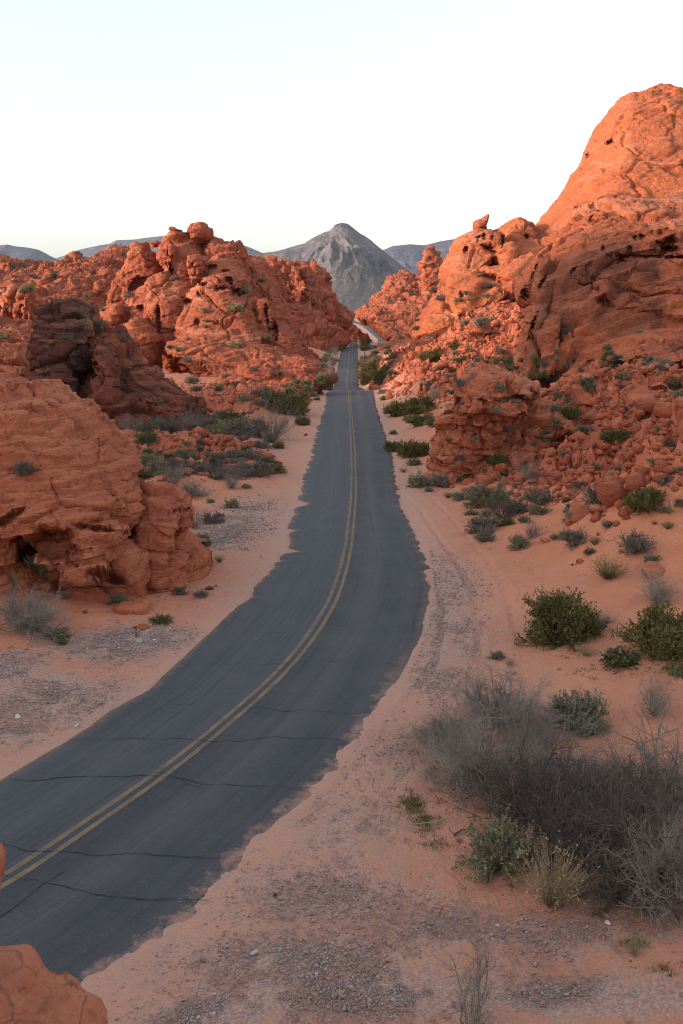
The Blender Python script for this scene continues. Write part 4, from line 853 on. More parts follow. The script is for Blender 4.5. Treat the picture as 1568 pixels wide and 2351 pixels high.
# (kind, px, base py, width px, height factor)
PL = [('creo',1295,1462,165,1.25,'olive green creosote bush with a tall sprig standing alone on the orange sand'),('bare',1385,1432,75,.7,'fallen dead branches at the right foot of the lone creosote bush'),
 ('creo',1540,1492,185,1.05,'dense olive creosote bush cut off by the right picture edge'),('bare',1515,1385,150,1.0,'pale bare branches rising behind the creosote bush at the right edge'),
 ('tuft',1345,1503,62,.8,'straw tuft just below the lone creosote bush'),('low',1432,1519,100,1.,'low green herb mat between the two creosote bushes'),
 ('olive',1396,1328,112,.95,'broad yellow-green broom bush behind the lone creosote bush'),('low',1560,1545,60,1.,'green herb mat at the right picture edge below the creosote bush'),
 ('blue',1328,1662,140,1.25,'rounded blue-green sage dome behind the grey thicket'),('sage',1369,1680,60,1.3,'pale green sage leaning on the right side of the rounded blue-green dome'),
 ('sage',1150,1995,175,1.3,'leafy grey-green shrub at the front left corner of the grey thicket'),('tuft',1265,2074,225,1.25,'wide fan of tall straw stems in front of the grey thicket'),
 ('tuft',1455,2190,62,1.0,'small straw tuft on bare ground near the bottom right corner'),('sapl',1085,2362,300,1.15,'lone leafless sapling rising from gravel at the bottom edge'),
 ('big',1105,1800,300,.95,'leftmost grey leafless mass of the big thicket, nearest the road'),('big',1150,1670,270,.95,'thin grey branches at the far upper left side of the big thicket'),
 ('bigd',1250,1880,340,1.0,'dark tangled middle of the big thicket behind the straw fan'),('big',1330,1835,320,.72,'grey leafless shrub in the thicket just below the blue-green dome'),
 ('bigd',1440,1960,380,.95,'largest dark tangle of the big thicket with pale broken branches'),('big',1530,1850,340,1.05,'grey leafless shrub of the big thicket at its upper right end'),('big',1550,2070,340,.95,'lowest grey branches of the big thicket at the right picture edge'),
 ('bigd',1340,1980,300,.8,'dark low shrub of the big thicket between straw fan and largest tangle'),('tuft',1330,2045,110,.9,'sparse straw stems right of the wide straw fan'),
 ('big',1040,1720,220,.8,'small grey branches at the left tip of the big thicket'),('big',1225,1720,190,.8,'grey branches of the big thicket left of the blue-green dome'),('bigd',1470,2060,300,.8,'dark low tangle at the bottom right of the big thicket'),
 ('bare',1500,1640,130,1.5,'thin upright bare twigs behind the right end of the big thicket'),
 ('sage',86,1311,66,1.35,'dark grey-green shrub growing in the recess of the layered outcrop'),('tuft',35,1341,46,1.1,'pale tuft left of the shrub in the outcrop recess'),('big',60,1447,200,.95,'grey leafless shrub in the lower left of the layered outcrop'),
 ('green',134,1461,55,.8,'green clump at the right foot of the grey leafless shrub by the outcrop'),('dark',150,1374,28,1.,None),('sage',272,1383,42,1.2,None),('olive',195,1408,24,.8,None),('dark',412,1364,36,1.1,None),('dark',461,1370,32,1.1,None),('green',481,1354,20,1,None),
 ('green',368,1428,52,.7,None),('yellow',496,1346,9,1,'tiny bright yellow flower clump at the right foot of the smooth block'),('green',141,1478,32,.7,None),('dark',53,1089,52,1.2,'dark shrub growing on top of the layered outcrop near the left edge'),
 ('olive',504,1290,32,1.,None),('green',473,1252,24,1.1,None),('bare',450,1213,70,1.4,None),
 ('bare',621,1008,125,1.25,'big smoky grey leafless bush beside the road below the dark tree'),('bared',590,1005,100,1.,'dark leafless bush left of the big smoky grey bush'),('creo',665,950,95,1.1,'dark green bush around the foot of the small dark tree'),('creo',696,975,36,1.1,None),
 ('blue',618,1015,36,1,None),('green',637,1028,32,1,None),('green',625,1085,60,.8,None),('dark',590,1090,66,1,None),('dark',557,1092,64,1,None),('dark',577,1062,56,1,None),('dark',567,1045,36,1,None),
 ('sage',502,1062,50,1,None),('dark',489,1080,55,1,None),('dark',516,1097,64,1,None),('bare',530,1120,66,1,None),('sage',428,1062,64,1,None),('dark',397,1075,50,1.1,None),('dark',387,1055,38,1.,None),('sage',363,1085,56,1.1,None),('sage',346,1062,58,.9,None),
 ('green',332,1098,48,1.,None),('bare',400,1105,95,.9,None),('big',441,1138,100,.7,None),('green',339,1040,28,1,None),('dark',366,1042,20,1,None),('sage',426,1024,24,1,None),('sage',455,1034,28,1,None),('sage',482,1036,18,1,None),('dark',462,1018,25,1,None),
 ('sage',509,1032,22,1,None),('sage',565,1032,26,1,None),('green',336,1018,60,1.1,None),('bare',295,995,66,1.3,None),('dark',346,992,70,1.1,None),('dark',387,995,64,1.1,None),('bare',434,988,74,1.3,None),('bare',468,982,64,1.2,None),('green',489,975,38,1,None),
 ('green',536,970,64,1.,None),('dark',509,958,34,1,None),('sage',540,992,84,.9,None),('sage',499,998,54,1,None),('bared',557,1012,64,1,None),('bare',540,1100,70,1,None),('dark',610,1070,50,1,None),('dark',455,1080,50,1,None),('sage',475,1050,30,1,None),('dark',530,1050,34,1,None),
 ('dark',441,880,34,1,None),('dark',451,896,24,1,None),('green',501,896,22,1,None),('dark',543,885,25,1,None),('sage',613,904,34,1,None),('dark',598,930,28,1,None),('dark',632,924,25,1,None),('blue',717,910,28,1,None),('blue',730,904,23,1,None),
 ('green',693,914,34,1.2,None),('olive',681,880,28,1,None),('dark',703,886,28,1,None),('creo',740,883,42,1,None),('bare',761,866,36,1.4,None),('bare',764,840,32,1.8,None),('bare',770,815,26,1.8,None),('dark',655,893,24,1,None),('sage',670,898,24,1,None),('sage',745,892,26,1,None),
 ('dark',390,800,20,1,None),('dark',430,830,26,1,None),('sage',410,806,24,1,None),('dark',640,860,22,1,None),('dark',580,850,20,1,None),('dark',520,865,18,1,None),
 ('creo',921,954,62,1.15,'dark olive creosote bush beside the road, left of its pair'),('creo',966,948,68,1.15,'dark olive creosote bush beside the outcrop, right of its pair'),('creo',969,975,54,.9,None),('bare',1000,915,48,1.3,None),('sage',938,964,26,1,None),('sage',993,978,38,1,None),
 ('creo',906,1035,46,1,None),('creo',956,1047,64,1.1,None),('green',902,997,20,1,None),('tuft',926,1084,34,.8,None),('sage',952,1068,34,1,None),('sage',964,1117,60,1.2,None),('dark',1012,1117,55,1.2,None),('blue',983,1128,24,1,None),('green',1060,1100,18,1,None),
 ('creo',1137,1060,46,.9,None),('sage',1156,1088,34,1,None),('bare',1223,1100,75,1.3,None),('dark',1343,988,38,.7,None),('creo',1415,1012,56,1.,None),('creo',1312,954,40,1.1,None),('dark',1365,949,32,.9,None),('dark',1281,911,26,1,None),('green',1171,846,56,1.2,None),
 ('olive',1223,868,52,1.2,None),('dark',1262,875,48,1,None),('green',1348,889,38,1.3,None),('green',1415,846,42,1.2,None),('olive',1387,829,34,1.1,None),('green',1399,817,28,1,None),('dark',1473,844,30,1,None),('sage',1516,843,48,1,None),('green',1550,890,48,1,None),
 ('sage',1432,892,22,1,None),('blue',1315,831,22,1.4,None),('dark',1228,906,22,1,None),('sage',1247,913,22,1,None),('sage',1430,1060,25,1,None),('sage',1497,1062,24,1.1,None),('dark',1315,1071,24,1,None),('sage',1511,990,26,1.2,None),('dark',1535,1021,32,.8,None),
 ('dark',1526,1110,40,1.1,None),('sage',1562,1084,26,1,None),('sage',868,894,24,1,None),('sage',880,903,24,1,None),('sage',884,918,24,1,None),('creo',850,875,56,1.,None),('creo',880,872,46,1,None),('creo',858,855,60,.9,None),('dark',846,840,44,.9,None),('dark',845,826,34,.9,None),('sage',868,835,40,.9,None),('sage',890,850,36,.9,None),
 ('dark',980,890,34,1,None),('dark',1010,850,30,1,None),('creo',990,825,50,.9,None),('sage',1030,870,28,1,None),('sage',1080,800,22,1,None),('dark',1050,815,26,1,None),('dark',1100,830,26,1,None),
 ('yellow',819,797,14,1.2,'yellow flowering shrub on the right verge where the far road crests'),('yellow',781,798,12,1.2,'yellow flowering shrub on the left verge where the far road crests'),
 ('dark',1455,1265,82,1.1,None),('blue',1497,1287,38,.9,None),('olive',1365,1250,42,1,None),('dark',1354,1272,32,1,None),('dark',1320,1248,64,1.1,None),('blue',1299,1234,32,1.1,None),('sage',1273,1238,25,1.1,None),('sage',1194,1257,54,1.2,None),('bare',1222,1235,60,1.4,None),('sage',1308,1203,23,1,None),
 ('blue',1111,1241,46,1.2,'pale leafy cushion at the lower tip of the long dark shrub row'),('dark',1113,1218,80,1.,None),('bared',1155,1192,100,1.,None),('dark',1185,1178,70,1.,None),('dark',1237,1156,72,1.1,None),('sage',1127,1162,100,1.2,None),('tuft',1146,1140,45,1.1,None),('creo',1158,1205,36,.9,None),('blue',1084,1182,34,.8,None),
 ('blue',1056,1148,42,1.1,None),('olive',1028,1143,34,.9,None),('sage',1317,1176,44,1.1,None),('dark',1381,1153,78,1.2,None),('dark',1331,1129,46,1.1,None),('creo',1478,1166,78,1.2,None),('sage',1531,1175,30,1.1,None),('olive',1533,1214,38,1.1,None),('bared',1502,1204,16,1.1,None),('dark',1396,1209,36,.9,None),('blue',1565,1160,34,1.1,None),
 ('tuft',1170,1525,40,.7,None),('dark',1140,1510,40,.7,None),('olive',1285,1540,20,.6,None)]
NUM = ['first','second','third','fourth','fifth','sixth','seventh','eighth','ninth','tenth','eleventh','twelfth','thirteenth','fourteenth','fifteenth','sixteenth']
def zone(px, py):
    if px < 780:
        if py > 1150: return 'around the foot of the layered outcrop'
        if py > 1036: return 'in the sandy wash left of the road'
        if py > 950: return 'in the scrub band below the dark ridge'
        return 'below the cone formation'
    if px < 900 and py < 925: return 'right of the distant straight road'
    if px < 1025: return 'between road and outcrop'
    if py < 925: return 'on the rubble below the stained cliff'
    if py < 1112: return 'on the slope by the overhanging outcrop'
    return 'on the orange sand shelf'
zg = {}
for e in PL:
    if e[5] is None: zg.setdefault((e[0], zone(e[1], e[2])), []).append(e)
for v_ in zg.values(): v_.sort(key=lambda e: e[1])
CATN = {'shrub': 'shrub', 'bush': 'creosote bush', 'grass tuft': 'tuft', 'herb': 'herb', 'thicket': 'thicket'}
for e in PL:
    kind, px, py, w, hs, lab = e
    if kind in ('big', 'bigd') or py > 1500: loc = gpt(px, min(py, 2349)) if py < 2350 else Vector(flat(px, py))
    else: loc = hit(px, py)
    k = (loc.y / ray(px, py)[1]) / F
    z_ = zone(px, py); grp = None
    if lab is None:
        L_ = zg[kind, z_]; wd = KIND[kind][3] + ' ' + CATN[KIND[kind][4]]
        lab = ('%s %s' % (wd, z_)) if len(L_) == 1 else '%s from left of %ss %s' % (NUM[L_.index(e)], wd, z_)
        if len(L_) > 1: grp = '%ss %s' % (wd, z_)
    elif kind in ('big', 'bigd') and px > 1000: grp = 'shrubs of the big grey thicket'
    put_plant(kind, loc, w * k * (1.0 if kind not in ('big', 'bigd') else 1.08), hs * (1.25 if kind in ('big', 'bigd') else 1), lab, grp, parts=w > 24)
# scrub that stands too thick to list one by one
for (x0, x1, y0, y1), n_, kinds, zn in (((300,560,958,1002),34,['dark','dark','sage','bare','green'],'in the dense scrub band below the dark ridge'),((380,640,1040,1098),30,['dark','sage','dark','bare'],'in the thick scrub of the sandy wash'),
        ((738,775,805,890),22,['bare','dark','bare','sage'],'crowding the left verge of the distant straight road'),((828,905,800,892),34,['dark','creo','sage','bare','creo'],'crowding the right verge of the distant straight road'),
        ((1010,1560,800,930),46,['dark','sage','blue','green','bare'],'spread over the rubble below the stained cliff'),((1020,1560,935,1110),34,['dark','sage','blue','olive'],'spread over the slope by the outcrop'),((820,860,786,800),10,['creo','green'],'beside the crest of the far road'),
        ((560,740,880,935),20,['dark','sage','blue'],'on the red shelf left of the road'),((0,620,600,800),26,['dark','sage'],'in gaps between the left rocks'),((930,1150,640,760),16,['dark','sage'],'on the far right slope')):
    for _ in range(n_):
        px, py = PR.uniform(x0, x1), PR.uniform(y0, y1); loc = hit(px, py); kd = PR.choice(kinds); k = (loc.y / ray(px, py)[1]) / F
        if road_dist(np.array([loc.x]), np.array([loc.y]))[0] < .6: continue
        put_plant(kd, loc - Vector((0, 0, .05)), min(PR.uniform(14, 34) * k, 3.2), PR.uniform(.8, 1.3), '%s %s, one of many %s' % (KIND[kd][3], CATN[KIND[kd][4]], zn), 'scrub ' + zn, parts=False)
print('plants', time.time() - T0)
# small dark tree
tx = hit(664, 938); tr = empty('desert_tree', tx); tag(tr, 'small dark narrow tree standing above the scrub left of the road', 'tree')
rng = np.random.RandomState(77); sg, lv = [], []
grow(rng, sg, None, (0, 0, -.2), (0.05, 0, 1), 2.6, .12, 0, dict(n=[5], br=[], sh=[], up=[.2], wig=.06, spr=.3, r=.1))
for k in range(120):
    h = rng.uniform(.9, 3.6); a = rng.uniform(0, 6.28); e = (math.cos(a), math.sin(a), rng.uniform(-.2, .8)); L_ = .75 * (1 - abs(h - 2.4) / 1.9)
    grow(rng, sg, lv, (0, 0, min(h, 2.8)), e, max(L_, .25), .02, 0, dict(n=[3], br=[], sh=[], up=[.05], wig=.2, spr=.3, lf=14, ls=.30, lw=.05, ll=0))
v, f = seg_mesh(sg); link('trunk', fast_mesh('trunk', v, f), M['twig_dark'], tr); M['dark_leaf'] = plain('dark_leaf', (.035, .05, .025), .8, .3, 3)
v, f = leaf_mesh(lv); link('crown', fast_mesh('crown', v, f), M['dark_leaf'], tr); k = 46 * (tx.y / ray(664, 930)[1]) / F / 3.6; tr.scale = (k, k, k)

# ------------------------------------------------------------------ scattered scrub, boulders, rubble, gravel
def rocky_at(X, Y): return np.clip(gfield(X, Y)[:, 1], 0, 1)
rng = np.random.RandomState(11)
def drop(x, y):                 # highest real surface under the open sky at this place
    ok, loc, nrm_, _, ob, _ = S.ray_cast(DG, Vector((x, y, 200)), Vector((0, 0, -1)))
    return loc, nrm_, ob
bpy.context.view_layer.update()
cnt = 0
for _ in range(6000):
    if cnt >= 170: break
    y = math.exp(rng.uniform(math.log(48), math.log(420))); x = rng.uniform(-.36, .42) * y
    if float(road_dist(np.array([x]), np.array([y]))[0]) < 3 + y * .01: continue
    loc, nn_, ob = drop(x, y)
    if nn_.z < .8 or row_of(loc.y, loc.z) < 640 or ob is None or 'label' in ob and ob.get('category') in ('shrub', 'bush', 'grass tuft'): continue
    if ob.name.startswith(('creosote', 'desert', 'stems', 'foliage', 'trunk', 'crown', 'hill', 'bare', 'grey_', 'sage_', 'blue_', 'green_', 'flower', 'grass')): continue
    px = CX + x / (y * cp + (CZ - loc.z) * sp) * F; kd = rng.choice(['dark', 'sage', 'sage', 'blue', 'green', 'olive'])
    zn = 'among rocks ' + ('left of the road' if x < np.interp(y, _cy, _cx) else 'right of the road') + (', far up the valley' if y > 200 else ', in the middle distance' if y > 100 else ', nearer the camera')
    put_plant(kd, loc - Vector((0, 0, .05)), rng.uniform(.5, 1.15) * (1 + y / 300), rng.uniform(.9, 1.3), 'tiny %s tuft of scrub %s' % (KIND[kd][3], zn), 'tiny scrub ' + zn, parts=False); cnt += 1
# boulders
BM = []
for k in range(7):
    rg = np.random.RandomState(100 + k); v, f = sphere(22, 16); v = v.copy()
    for _ in range(11):
        n_ = rg.normal(size=3); n_ /= np.linalg.norm(n_); d_ = rg.uniform(.35, .75); e = v @ n_ - d_; v = v - np.outer(np.maximum(e, 0) * .95, n_)
    v = v * (rg.uniform(.9, 1.3), rg.uniform(.7, 1.), rg.uniform(.5, .8)); v += (v / np.linalg.norm(v, axis=1)[:, None]) * (.07 * fbm(v * 2.2, 3, k) + .03 * fbm(v * 7, 2, k))[:, None]
    me = bpy.data.meshes.new('boulder'); me.from_pydata(v.tolist(), [], f); me.update(); BM.append(me)
mats_b = ['rock_rubble', 'rock_near', 'rock_rubble', 'rock_cliff', 'rock_rubble', 'rock_near', 'rock_rubble']
for me, mt in zip(BM, mats_b): me.materials.append(M[mt])
def put_boulder(loc, s, lab, grp=None, name='boulder', k=None, mat=None, sz=1.):
    k = int(rng.randint(7)) if k is None else k; me = BM[k]
    if mat:
        key = ('b', k, mat)
        if key not in _pm: mm = me.copy(); mm.materials.clear(); mm.materials.append(M[mat]); _pm[key] = mm
        me = _pm[key]
    o = bpy.data.objects.new(name, me); COL.objects.link(o); o.location = loc; o.scale = (s, s, s * sz)
    o.rotation_euler = (rng.uniform(-.3, .3), rng.uniform(-.3, .3), rng.uniform(0, 6.28)); tag(o, lab, 'boulder' if name == 'boulder' else 'stone', grp); return o
for px, py, w, lab in ((1507,1315,80,'big smooth red boulder half buried in sand behind the right creosote bush'),(1255,1242,40,'red rock slab edge beside the sage on the sand shelf'),(1330,1290,36,'low red slab poking out of sand behind the broad broom bush'),
                       (905,778,34,'flat topped orange boulder beside the far road bend'),(1120,1100,36,'red block at the foot of the overhanging outcrop, left of two'),(1150,1075,42,'red block at the foot of the overhanging outcrop, right of two'),
                       (1440,1190,24,'red block on the sand just below the green creosote on the shelf'),(130,1416,20,'flat red stone at the base of the layered outcrop'),(318,1440,44,'red block broken off at the tip of the layered outcrop'),
                       (1060,1040,22,'upright red block against the left face of the overhanging outcrop'),(700,1000,18,'red rock by the road edge below the smoky grey bush')):
    l = hit(px, py); k = (l.y / ray(px, py)[1]) / F; put_boulder(l, w * k * .5, lab)
cnt = 0
for _ in range(9000):
    if cnt >= 230: break
    y = math.exp(rng.uniform(math.log(46), math.log(330))); x = rng.uniform(-.34, .40) * y; xa, ya = np.array([x]), np.array([y])
    if float(road_dist(xa, ya)[0]) < 3 or rng.rand() > float(rocky_at(xa, ya)[0]): continue
    loc, nn_, ob = drop(x, y)
    if ob is None or not ob.name.startswith(('ground', 'sandstone_shelf')): continue
    zn = ('on the slope left of the road' if x < np.interp(y, _cy, _cx) else 'on the slope right of the road') + (', far off' if y > 150 else ', middle distance' if y > 85 else ', nearer part')
    put_boulder(loc + Vector((0, 0, -.03)), (.22 + rng.exponential(.26)) * (1 + y / 250), 'angular red sandstone block among rubble ' + zn, 'loose blocks ' + zn); cnt += 1
# rubble and gravel as masses
ico_v, ico_f = sphere(5, 3); 
_t = [q for q in ico_f if len(q) == 3] + [[q[0], q[1], q[2]] for q in ico_f if len(q) == 4] + [[q[0], q[2], q[3]] for q in ico_f if len(q) == 4]; ico_f = np.array(_t)
def stones(name, X, Y, s, mat, tint=None, sink=.25, flatn=.6, sd=0):
    n_ = len(X); rg = np.random.RandomState(sd); Z = ground(X, Y); nv = len(ico_v)
    v = ico_v[None] * (1 + rg.uniform(-.42, .35, (n_, nv, 1))); v = v * np.stack([rg.uniform(.7, 1.4, n_), rg.uniform(.6, 1.1, n_), rg.uniform(.35, .8, n_) * flatn / .6], 1)[:, None]
    a = rg.uniform(0, 6.28, n_); b = rg.uniform(-.5, .5, n_); ca, sa, cb_, sb = np.cos(a), np.sin(a), np.cos(b), np.sin(b)
    x, y, z = v[..., 0], v[..., 1], v[..., 2]; x, z = x * cb_[:, None] - z * sb[:, None], x * sb[:, None] + z * cb_[:, None]
    x, y = x * ca[:, None] - y * sa[:, None], x * sa[:, None] + y * ca[:, None]
    v = np.stack([x, y, z], 2) * s[:, None, None] + np.stack([X, Y, Z + s * (.5 - sink) * .6], 1)[:, None]
    f = (ico_f[None] + (np.arange(n_) * nv)[:, None, None]).reshape(-1, 3); me = fast_mesh(name, v.reshape(-1, 3), f)
    fattr(me, 'tint', np.repeat(rg.rand(n_), nv)); return tag(link(name, me, mat), kind='stuff')
m = NT('gravel_stone'); t = m.attr('tint'); c = m.ramp(t, [(0, (.14, .11, .10)), (.25, (.27, .21, .19)), (.4, (.38, .32, .30)), (.55, (.34, .17, .11)), (.8, (.44, .21, .13)), (.92, (.27, .25, .27)), (1, (.56, .50, .46))])
c = m.mix(.35, c, m.ramp(m.noise(m.geo.outputs['Position'], 30, 3), [(.3, (.2, .15, .14)), (.7, (.55, .48, .45))])); m.color(c); M['gravel'] = m.m
rg = np.random.RandomState(5)
GXs, GYs, GS = [], [], []
for (x, y, a, b, w), sp_ in zip(spw, SP):
    n_ = int(5200 * w * (sp_[2] * sp_[3]) ** .5 / 90)
    X = x + rg.normal(size=n_) * a * .62; Y = y + rg.normal(size=n_) * b * .62; k = (road_dist(X, Y) > .25) & (Y > 13.5); GXs.append(X[k]); GYs.append(Y[k]); GS.append((.007 + rg.exponential(.008, n_)[k]) * np.clip(Y[k] / 25, .9, 2.2))
n_ = 34000; Y = np.exp(rg.uniform(np.log(14), np.log(75), n_)); X = rg.uniform(-.5, .5, n_) * (Y + 4); k = (road_dist(X, Y) > .1) & (rg.rand(n_) < .25 + .75 * (fbm(np.stack([X, Y, X * 0], 1) * .5, 3, 3) > .0)); GXs.append(X[k]); GYs.append(Y[k]); GS.append((.006 + rg.exponential(.006, n_)[k]) * np.clip(Y[k] / 25, .8, 2.))
GXs, GYs, GS = map(np.concatenate, (GXs, GYs, GS)); print('gravel', len(GXs))
stones('gravel', GXs, GYs, np.minimum(GS, .10), M['gravel'], sd=1)
n_ = 110000; Y = np.exp(rg.uniform(np.log(44), np.log(330), n_)); X = rg.uniform(-.36, .42, n_) * Y; k = (road_dist(X, Y) > 2) & (rg.rand(n_) < rocky_at(X, Y) * .95 - .12); X, Y = X[k], Y[k]; print('rubble', len(X))
stones('rubble', X, Y, (.05 + rg.exponential(.085, len(X))) * (1 + Y / 160), M['rock_rubble'], sink=.2, flatn=.8, sd=2)
# single stones that can be told apart
M['stone_grey'] = plain('stone_grey', (.34, .33, .34), .85, .3, 6); M['stone_pale'] = plain('stone_pale', (.58, .54, .50), .85, .2, 6); M['stone_dark'] = plain('stone_dark', (.07, .06, .065), .85, .3, 6)
for px, py, w, mt, lab in ((583,2189,26,'stone_pale','pale flat oval stone alone on the shoulder near the bottom centre'),(632,2058,18,'stone_dark','dark grey stone lying right of the road above the pale flat oval one'),
    (1395,2121,22,'stone_pale','pale grey angular stone below the grey thicket'),(1517,2150,20,'stone_grey','rounded blue-grey stone right of the small straw tuft'),(1508,2115,16,'stone_pale','whitish stone above the rounded blue-grey stone'),
    (1539,2241,18,'stone_dark','near black stone close to the bottom right corner'),(1449,2210,16,'rock_rubble','pinkish stone just below the small straw tuft'),(1348,2293,14,'stone_grey','small grey stone in gravel near the bottom right'),
    (904,2297,20,'stone_grey','largest grey cobble in the gravel strip left of the sapling'),(1102,2265,14,'stone_grey','grey cobble just right of the lone leafless sapling'),(1054,1931,15,'rock_near','bright orange stone at the left tip of the grey thicket'),
    (1166,1542,16,'stone_grey','blue-grey stone in the little wash above the thicket'),(1181,1548,18,'rock_near','red stone touching the blue-grey one in the little wash'),(176,1666,13,'stone_pale','white stone at the left road edge by the gravel wash'),
    (42,1647,18,'stone_pale','pale cobble in the gravel at the far left'),(316,1460,17,'stone_dark','black stone in the gravel below the smooth block'),(319,1473,22,'stone_grey','large pale blue cobble in front of the black stone'),
    (464,1382,11,'stone_pale','white pebble at the right foot of the smooth block'),(535,1176,8,'stone_dark','black scrap lying on the pale shoulder above the gravel patch'),(1313,1298,14,'stone_dark','dark stone on the sand above the lone creosote bush'),(355,1470,12,'stone_pale','pale cobble right of the large pale blue one')):
    l = gpt(px, py); k = (l.y / ray(px, py)[1]) / F; put_boulder(l + Vector((0, 0, w * k * .12)), w * k * .45, lab, None, 'stone', None, mt, .9)
# low green grass growing in patches
gv_, gf2 = [], []; rg = np.random.RandomState(9); lv = []
for px, py, rx, ry, n_ in ((950,1850,22,26,900),(975,1890,26,20,700),(935,1840,12,8,200),(1000,1940,30,10,350),(985,1770,18,40,500),(1460,2185,24,12,300),(1380,2110,30,14,250),(1425,1570,120,20,260),(1330,1560,60,16,160),(1520,1590,40,24,200),(1330,1520,40,6,100),(1420,2060,30,10,200),
                           (1545,1545,30,8,300),(1510,2240,50,14,120),(1395,2010,30,16,200),(1180,1950,50,20,300),(1300,2060,60,12,400),(440,1480,8,5,20)):
    c = flat(px, py); r1 = abs(flat(px + rx, py)[0] - c[0]); r2 = abs(flat(px, py - ry)[1] - flat(px, py + ry)[1]) / 2; cx_ = rg.normal(size=(max(n_ // 14, 3), 2)) * (r1, r2) * .6 + (c[0], c[1])
    q = cx_[rg.randint(len(cx_), size=n_)] + rg.normal(size=(n_, 2)) * .05; z = ground(q[:, 0], q[:, 1])
    for (x, y), zz_ in zip(q, z): lv.append((x, y, zz_ - .005, rg.normal() * .4, rg.normal() * .4, 1, rg.uniform(.04, .11), rg.uniform(.004, .009)))
v, f = leaf_mesh(lv); tag(link('grass', fast_mesh('grass', v, f), M['grass']), kind='stuff')
# fallen branches
def stick(pts, r, lab, mat='twig', name='fallen_branch', forks=4, sd=0):
    w = [gpt(*p) + Vector((0, 0, r + .01 + .03 * (i % 2))) for i, p in enumerate(pts)]; b = w[0]; rg = np.random.RandomState(sd); sg = []
    for i in range(len(w) - 1):
        sg.append((*(w[i] - b), *(w[i+1] - b), r * (1 - .5 * i / len(w)), r * (1 - .5 * (i + 1) / len(w))))
    for k in range(forks):
        i = rg.randint(len(w) - 1); p = w[i].lerp(w[i+1], rg.rand()) - b; grow(rg, sg, None, p, Vector((rg.normal(), rg.normal(), .25)).normalized(), rg.uniform(.2, .5), r * .4, 0, dict(n=[3], br=[], sh=[], up=[0], wig=.25, spr=.5))
    v, f = seg_mesh(sg); tag(link(name, fast_mesh(name, v, f), M[mat], None, b), lab, 'branch')
stick([(940,1896),(985,1894),(1012,1890),(1025,1884)], .02, 'straight pale stick lying left of the grey thicket', sd=1)
stick([(1042,1921),(1060,1912),(1075,1908),(1096,1911)], .03, 'dark curved branch at the front left of the grey thicket', 'twig_dark', sd=2)
stick([(985,1815),(1015,1818),(1045,1832),(1060,1850)], .03, 'grey branch reaching out from the left side of the thicket', sd=3)
stick([(1385,1236),(1392,1241),(1403,1241),(1408,1238)], .035, 'bleached white curved driftwood piece on the sand shelf', 'stone_pale', forks=1, sd=4)
stick([(1430,1505),(1460,1510),(1480,1520)], .012, 'bleached thin dead twigs above the green herb mat', 'stone_pale', forks=6, sd=5)
print('scatter', time.time() - T0)

# ------------------------------------------------------------------ small far things by the road
def box(mb, x0, x1, y0, y1, z0, z1):
    n = len(mb[0]); mb[0] += [(x, y, z) for z in (z0, z1) for x, y in ((x0, y0), (x1, y0), (x1, y1), (x0, y1))]
    mb[1] += [[n+3, n+2, n+1, n], [n+4, n+5, n+6, n+7]] + [[n + i, n + (i+1) % 4, n + 4 + (i+1) % 4, n + 4 + i] for i in range(4)]
def prism(mb, prof_, y0, y1):   # side outline (x, z) carried from y0 to y1
    n = len(mb[0]); k = len(prof_); mb[0] += [(x, y0, z) for x, z in prof_] + [(x, y1, z) for x, z in prof_]
    mb[1] += [list(range(n, n + k)), list(range(n + k, n + 2 * k))[::-1]] + [[n + (i+1) % k, n + i, n + k + i, n + k + (i+1) % k] for i in range(k)]
def mk(name, mb, mat, parent=None, loc=(0, 0, 0), bev=0):
    me = bpy.data.meshes.new(name); me.from_pydata(mb[0], [], mb[1]); me.update(); o = link(name, me, M[mat], parent, loc)
    if bev: b = o.modifiers.new('b', 'BEVEL'); b.width = bev; b.segments = 2
    return o
def paint(name, c, rough=.4, metal=0.):
    m = NT(name); m.b.inputs['Base Color'].default_value = (*c, 1); m.b.inputs['Roughness'].default_value = rough; m.b.inputs['Metallic'].default_value = metal; m.b.inputs['Specular IOR Level'].default_value = .5; M[name] = m.m
paint('car_silver', (.42, .47, .52), .35); paint('car_white', (.75, .75, .74), .4); paint('glass', (.02, .03, .04), .1); paint('rubber', (.02, .02, .02), .8); paint('white_board', (.78, .77, .74), .6); paint('dark_post', (.06, .05, .05), .8); paint('lamp', (.85, .83, .78), .2)
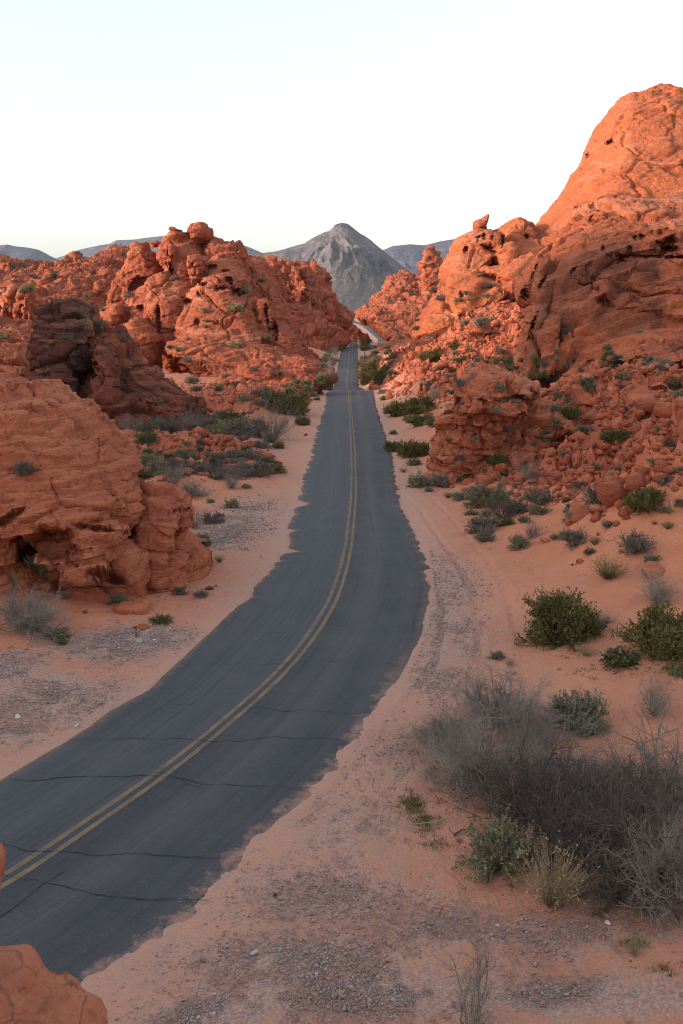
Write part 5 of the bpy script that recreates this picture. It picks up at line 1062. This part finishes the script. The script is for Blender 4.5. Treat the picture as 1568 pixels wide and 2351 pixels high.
def make_car(loc, rz, mat, lab):
    r_ = empty('car', loc, rz); tag(r_, lab, 'car')
    mb = [[], []]; prism(mb, [(-2.2, .35), (2.2, .35), (2.25, .75), (2.05, 1.0), (1.2, 1.08), (.55, 1.62), (-1.55, 1.68), (-2.15, 1.1), (-2.25, .8)], -.9, .9); body = mk('body', mb, mat, r_, (0, 0, 0), .08)
    mb = [[], []]; prism(mb, [(1.08, 1.10), (.52, 1.55), (-1.45, 1.60), (-1.9, 1.12)], -.915, .915); mk('side_windows', mb, 'glass', r_)
    mb = [[], []]; prism(mb, [(1.24, 1.08), (1.27, 1.11), (.62, 1.61), (.58, 1.58)], -.75, .75); mk('windscreen', mb, 'glass', r_)
    for s in (-1, 1):
        mb = [[], []]; box(mb, 2.14, 2.27, s * .78 - .14, s * .78 + .14, .68, .86); mk('headlight', mb, 'lamp', r_)
        for x in (-1.4, 1.4):
            n = 16; mb = [[(math.cos(6.283 * i / n) * .34 + x, y, math.sin(6.283 * i / n) * .34 + .34) for y in (s * .72, s * .94) for i in range(n)], [list(range(n)), list(range(n, 2 * n))[::-1]] + [[i, n + i, n + (i+1) % n, (i+1) % n] for i in range(n)]]; mk('wheel', mb, 'rubber', r_)
            n_ = 10; mb = [[(math.cos(6.283 * i / n_) * .19 + x, y, math.sin(6.283 * i / n_) * .19 + .34) for y in (s * .93, s * .955) for i in range(n_)], [list(range(n_)), list(range(n_, 2 * n_))[::-1]] + [[i, n_ + i, n_ + (i+1) % n_, (i+1) % n_] for i in range(n_)]]; mk('rim', mb, 'car_silver', [c for c in r_.children if c.name.startswith('wheel')][-1])
    return r_
D_ = 425.; p = at(797, 800, D_); make_car((p[0] - .2, D_, float(zprof(D_)) + .04), R(-90), 'car_silver', 'pale silver car on the far straight of road driving towards the camera')
p = at(848.5, 781, 640); l = Vector((p[0], 640, float(ground(p[0], 640)[0]) + .05)); l.z = max(l.z, p[2] - 1.0); make_car(l, R(10), 'car_white', 'small white car parked in the scrub beyond the white barrier')
p = at(822.6, 789, 498); r_ = empty('road_sign', p); tag(r_, 'small white square road sign on a post at the far crest', 'sign')
mb = [[], []]; box(mb, -.06, .06, -.06, .06, -1.5, 2.0); mk('post', mb, 'dark_post', r_); mb = [[], []]; box(mb, -.42, .42, -.10, -.06, 1.0, 1.9); mk('sign_plate', mb, 'white_board', r_, (0, 0, 0), .01)
p = at(860, 791, 462); r_ = empty('barrier', p); tag(r_, 'white two rail barrier between dark posts right of the far crest', 'barrier')
for x in (-1.6, 1.6): mb = [[], []]; box(mb, x - .12, x + .12, -.12, .12, -2, 2.3); mk('post', mb, 'dark_post', r_)
mb = [[], []]; box(mb, -2.1, 2.1, -.3, -.14, 1.05, 1.3); mk('rail', mb, 'white_board', r_); mb = [[], []]; box(mb, -2.1, 1.2, -.5, -.14, .05, .5); mk('rail', mb, 'white_board', r_)
v, f = ribbon(0, 1, 0, 1); i = int(np.argmin(np.abs(cen[:, 1] - 486)))
q = [cen[i] + nor[i] * 0.3, cen[i] + nor[i] * 3.3, cen[i] + nor[i] * 3.3 + tan[i] * 1.2, cen[i] + nor[i] * .3 + tan[i] * 1.2]
paint('white_paint', (.7, .69, .66), .7); link('stop_line', fast_mesh('stop_line', [(a[0], a[1], float(zprof(a[1])) + .042) for a in q], [[0, 1, 2, 3]]), M['white_paint'], road)
# thin evening air
hz = [[], []]; box(hz, -9800, 9800, -9300, 11900, -60, 1500); ho = bpy.data.meshes.new('haze'); ho.from_pydata(hz[0], [], hz[1]); ho.update()
hm = bpy.data.materials.new('haze'); hm.use_nodes = True; hm.node_tree.nodes.clear(); a = hm.node_tree.nodes.new('ShaderNodeOutputMaterial'); b = hm.node_tree.nodes.new('ShaderNodeVolumePrincipled')
b.inputs['Color'].default_value = (.75, .85, 1., 1); b.inputs['Density'].default_value = HAZE; b.inputs['Anisotropy'].default_value = .2; hm.node_tree.links.new(b.outputs[0], a.inputs['Volume'])
if HAZE: tag(link('haze', ho, hm), kind='stuff')
print('done', time.time() - T0)
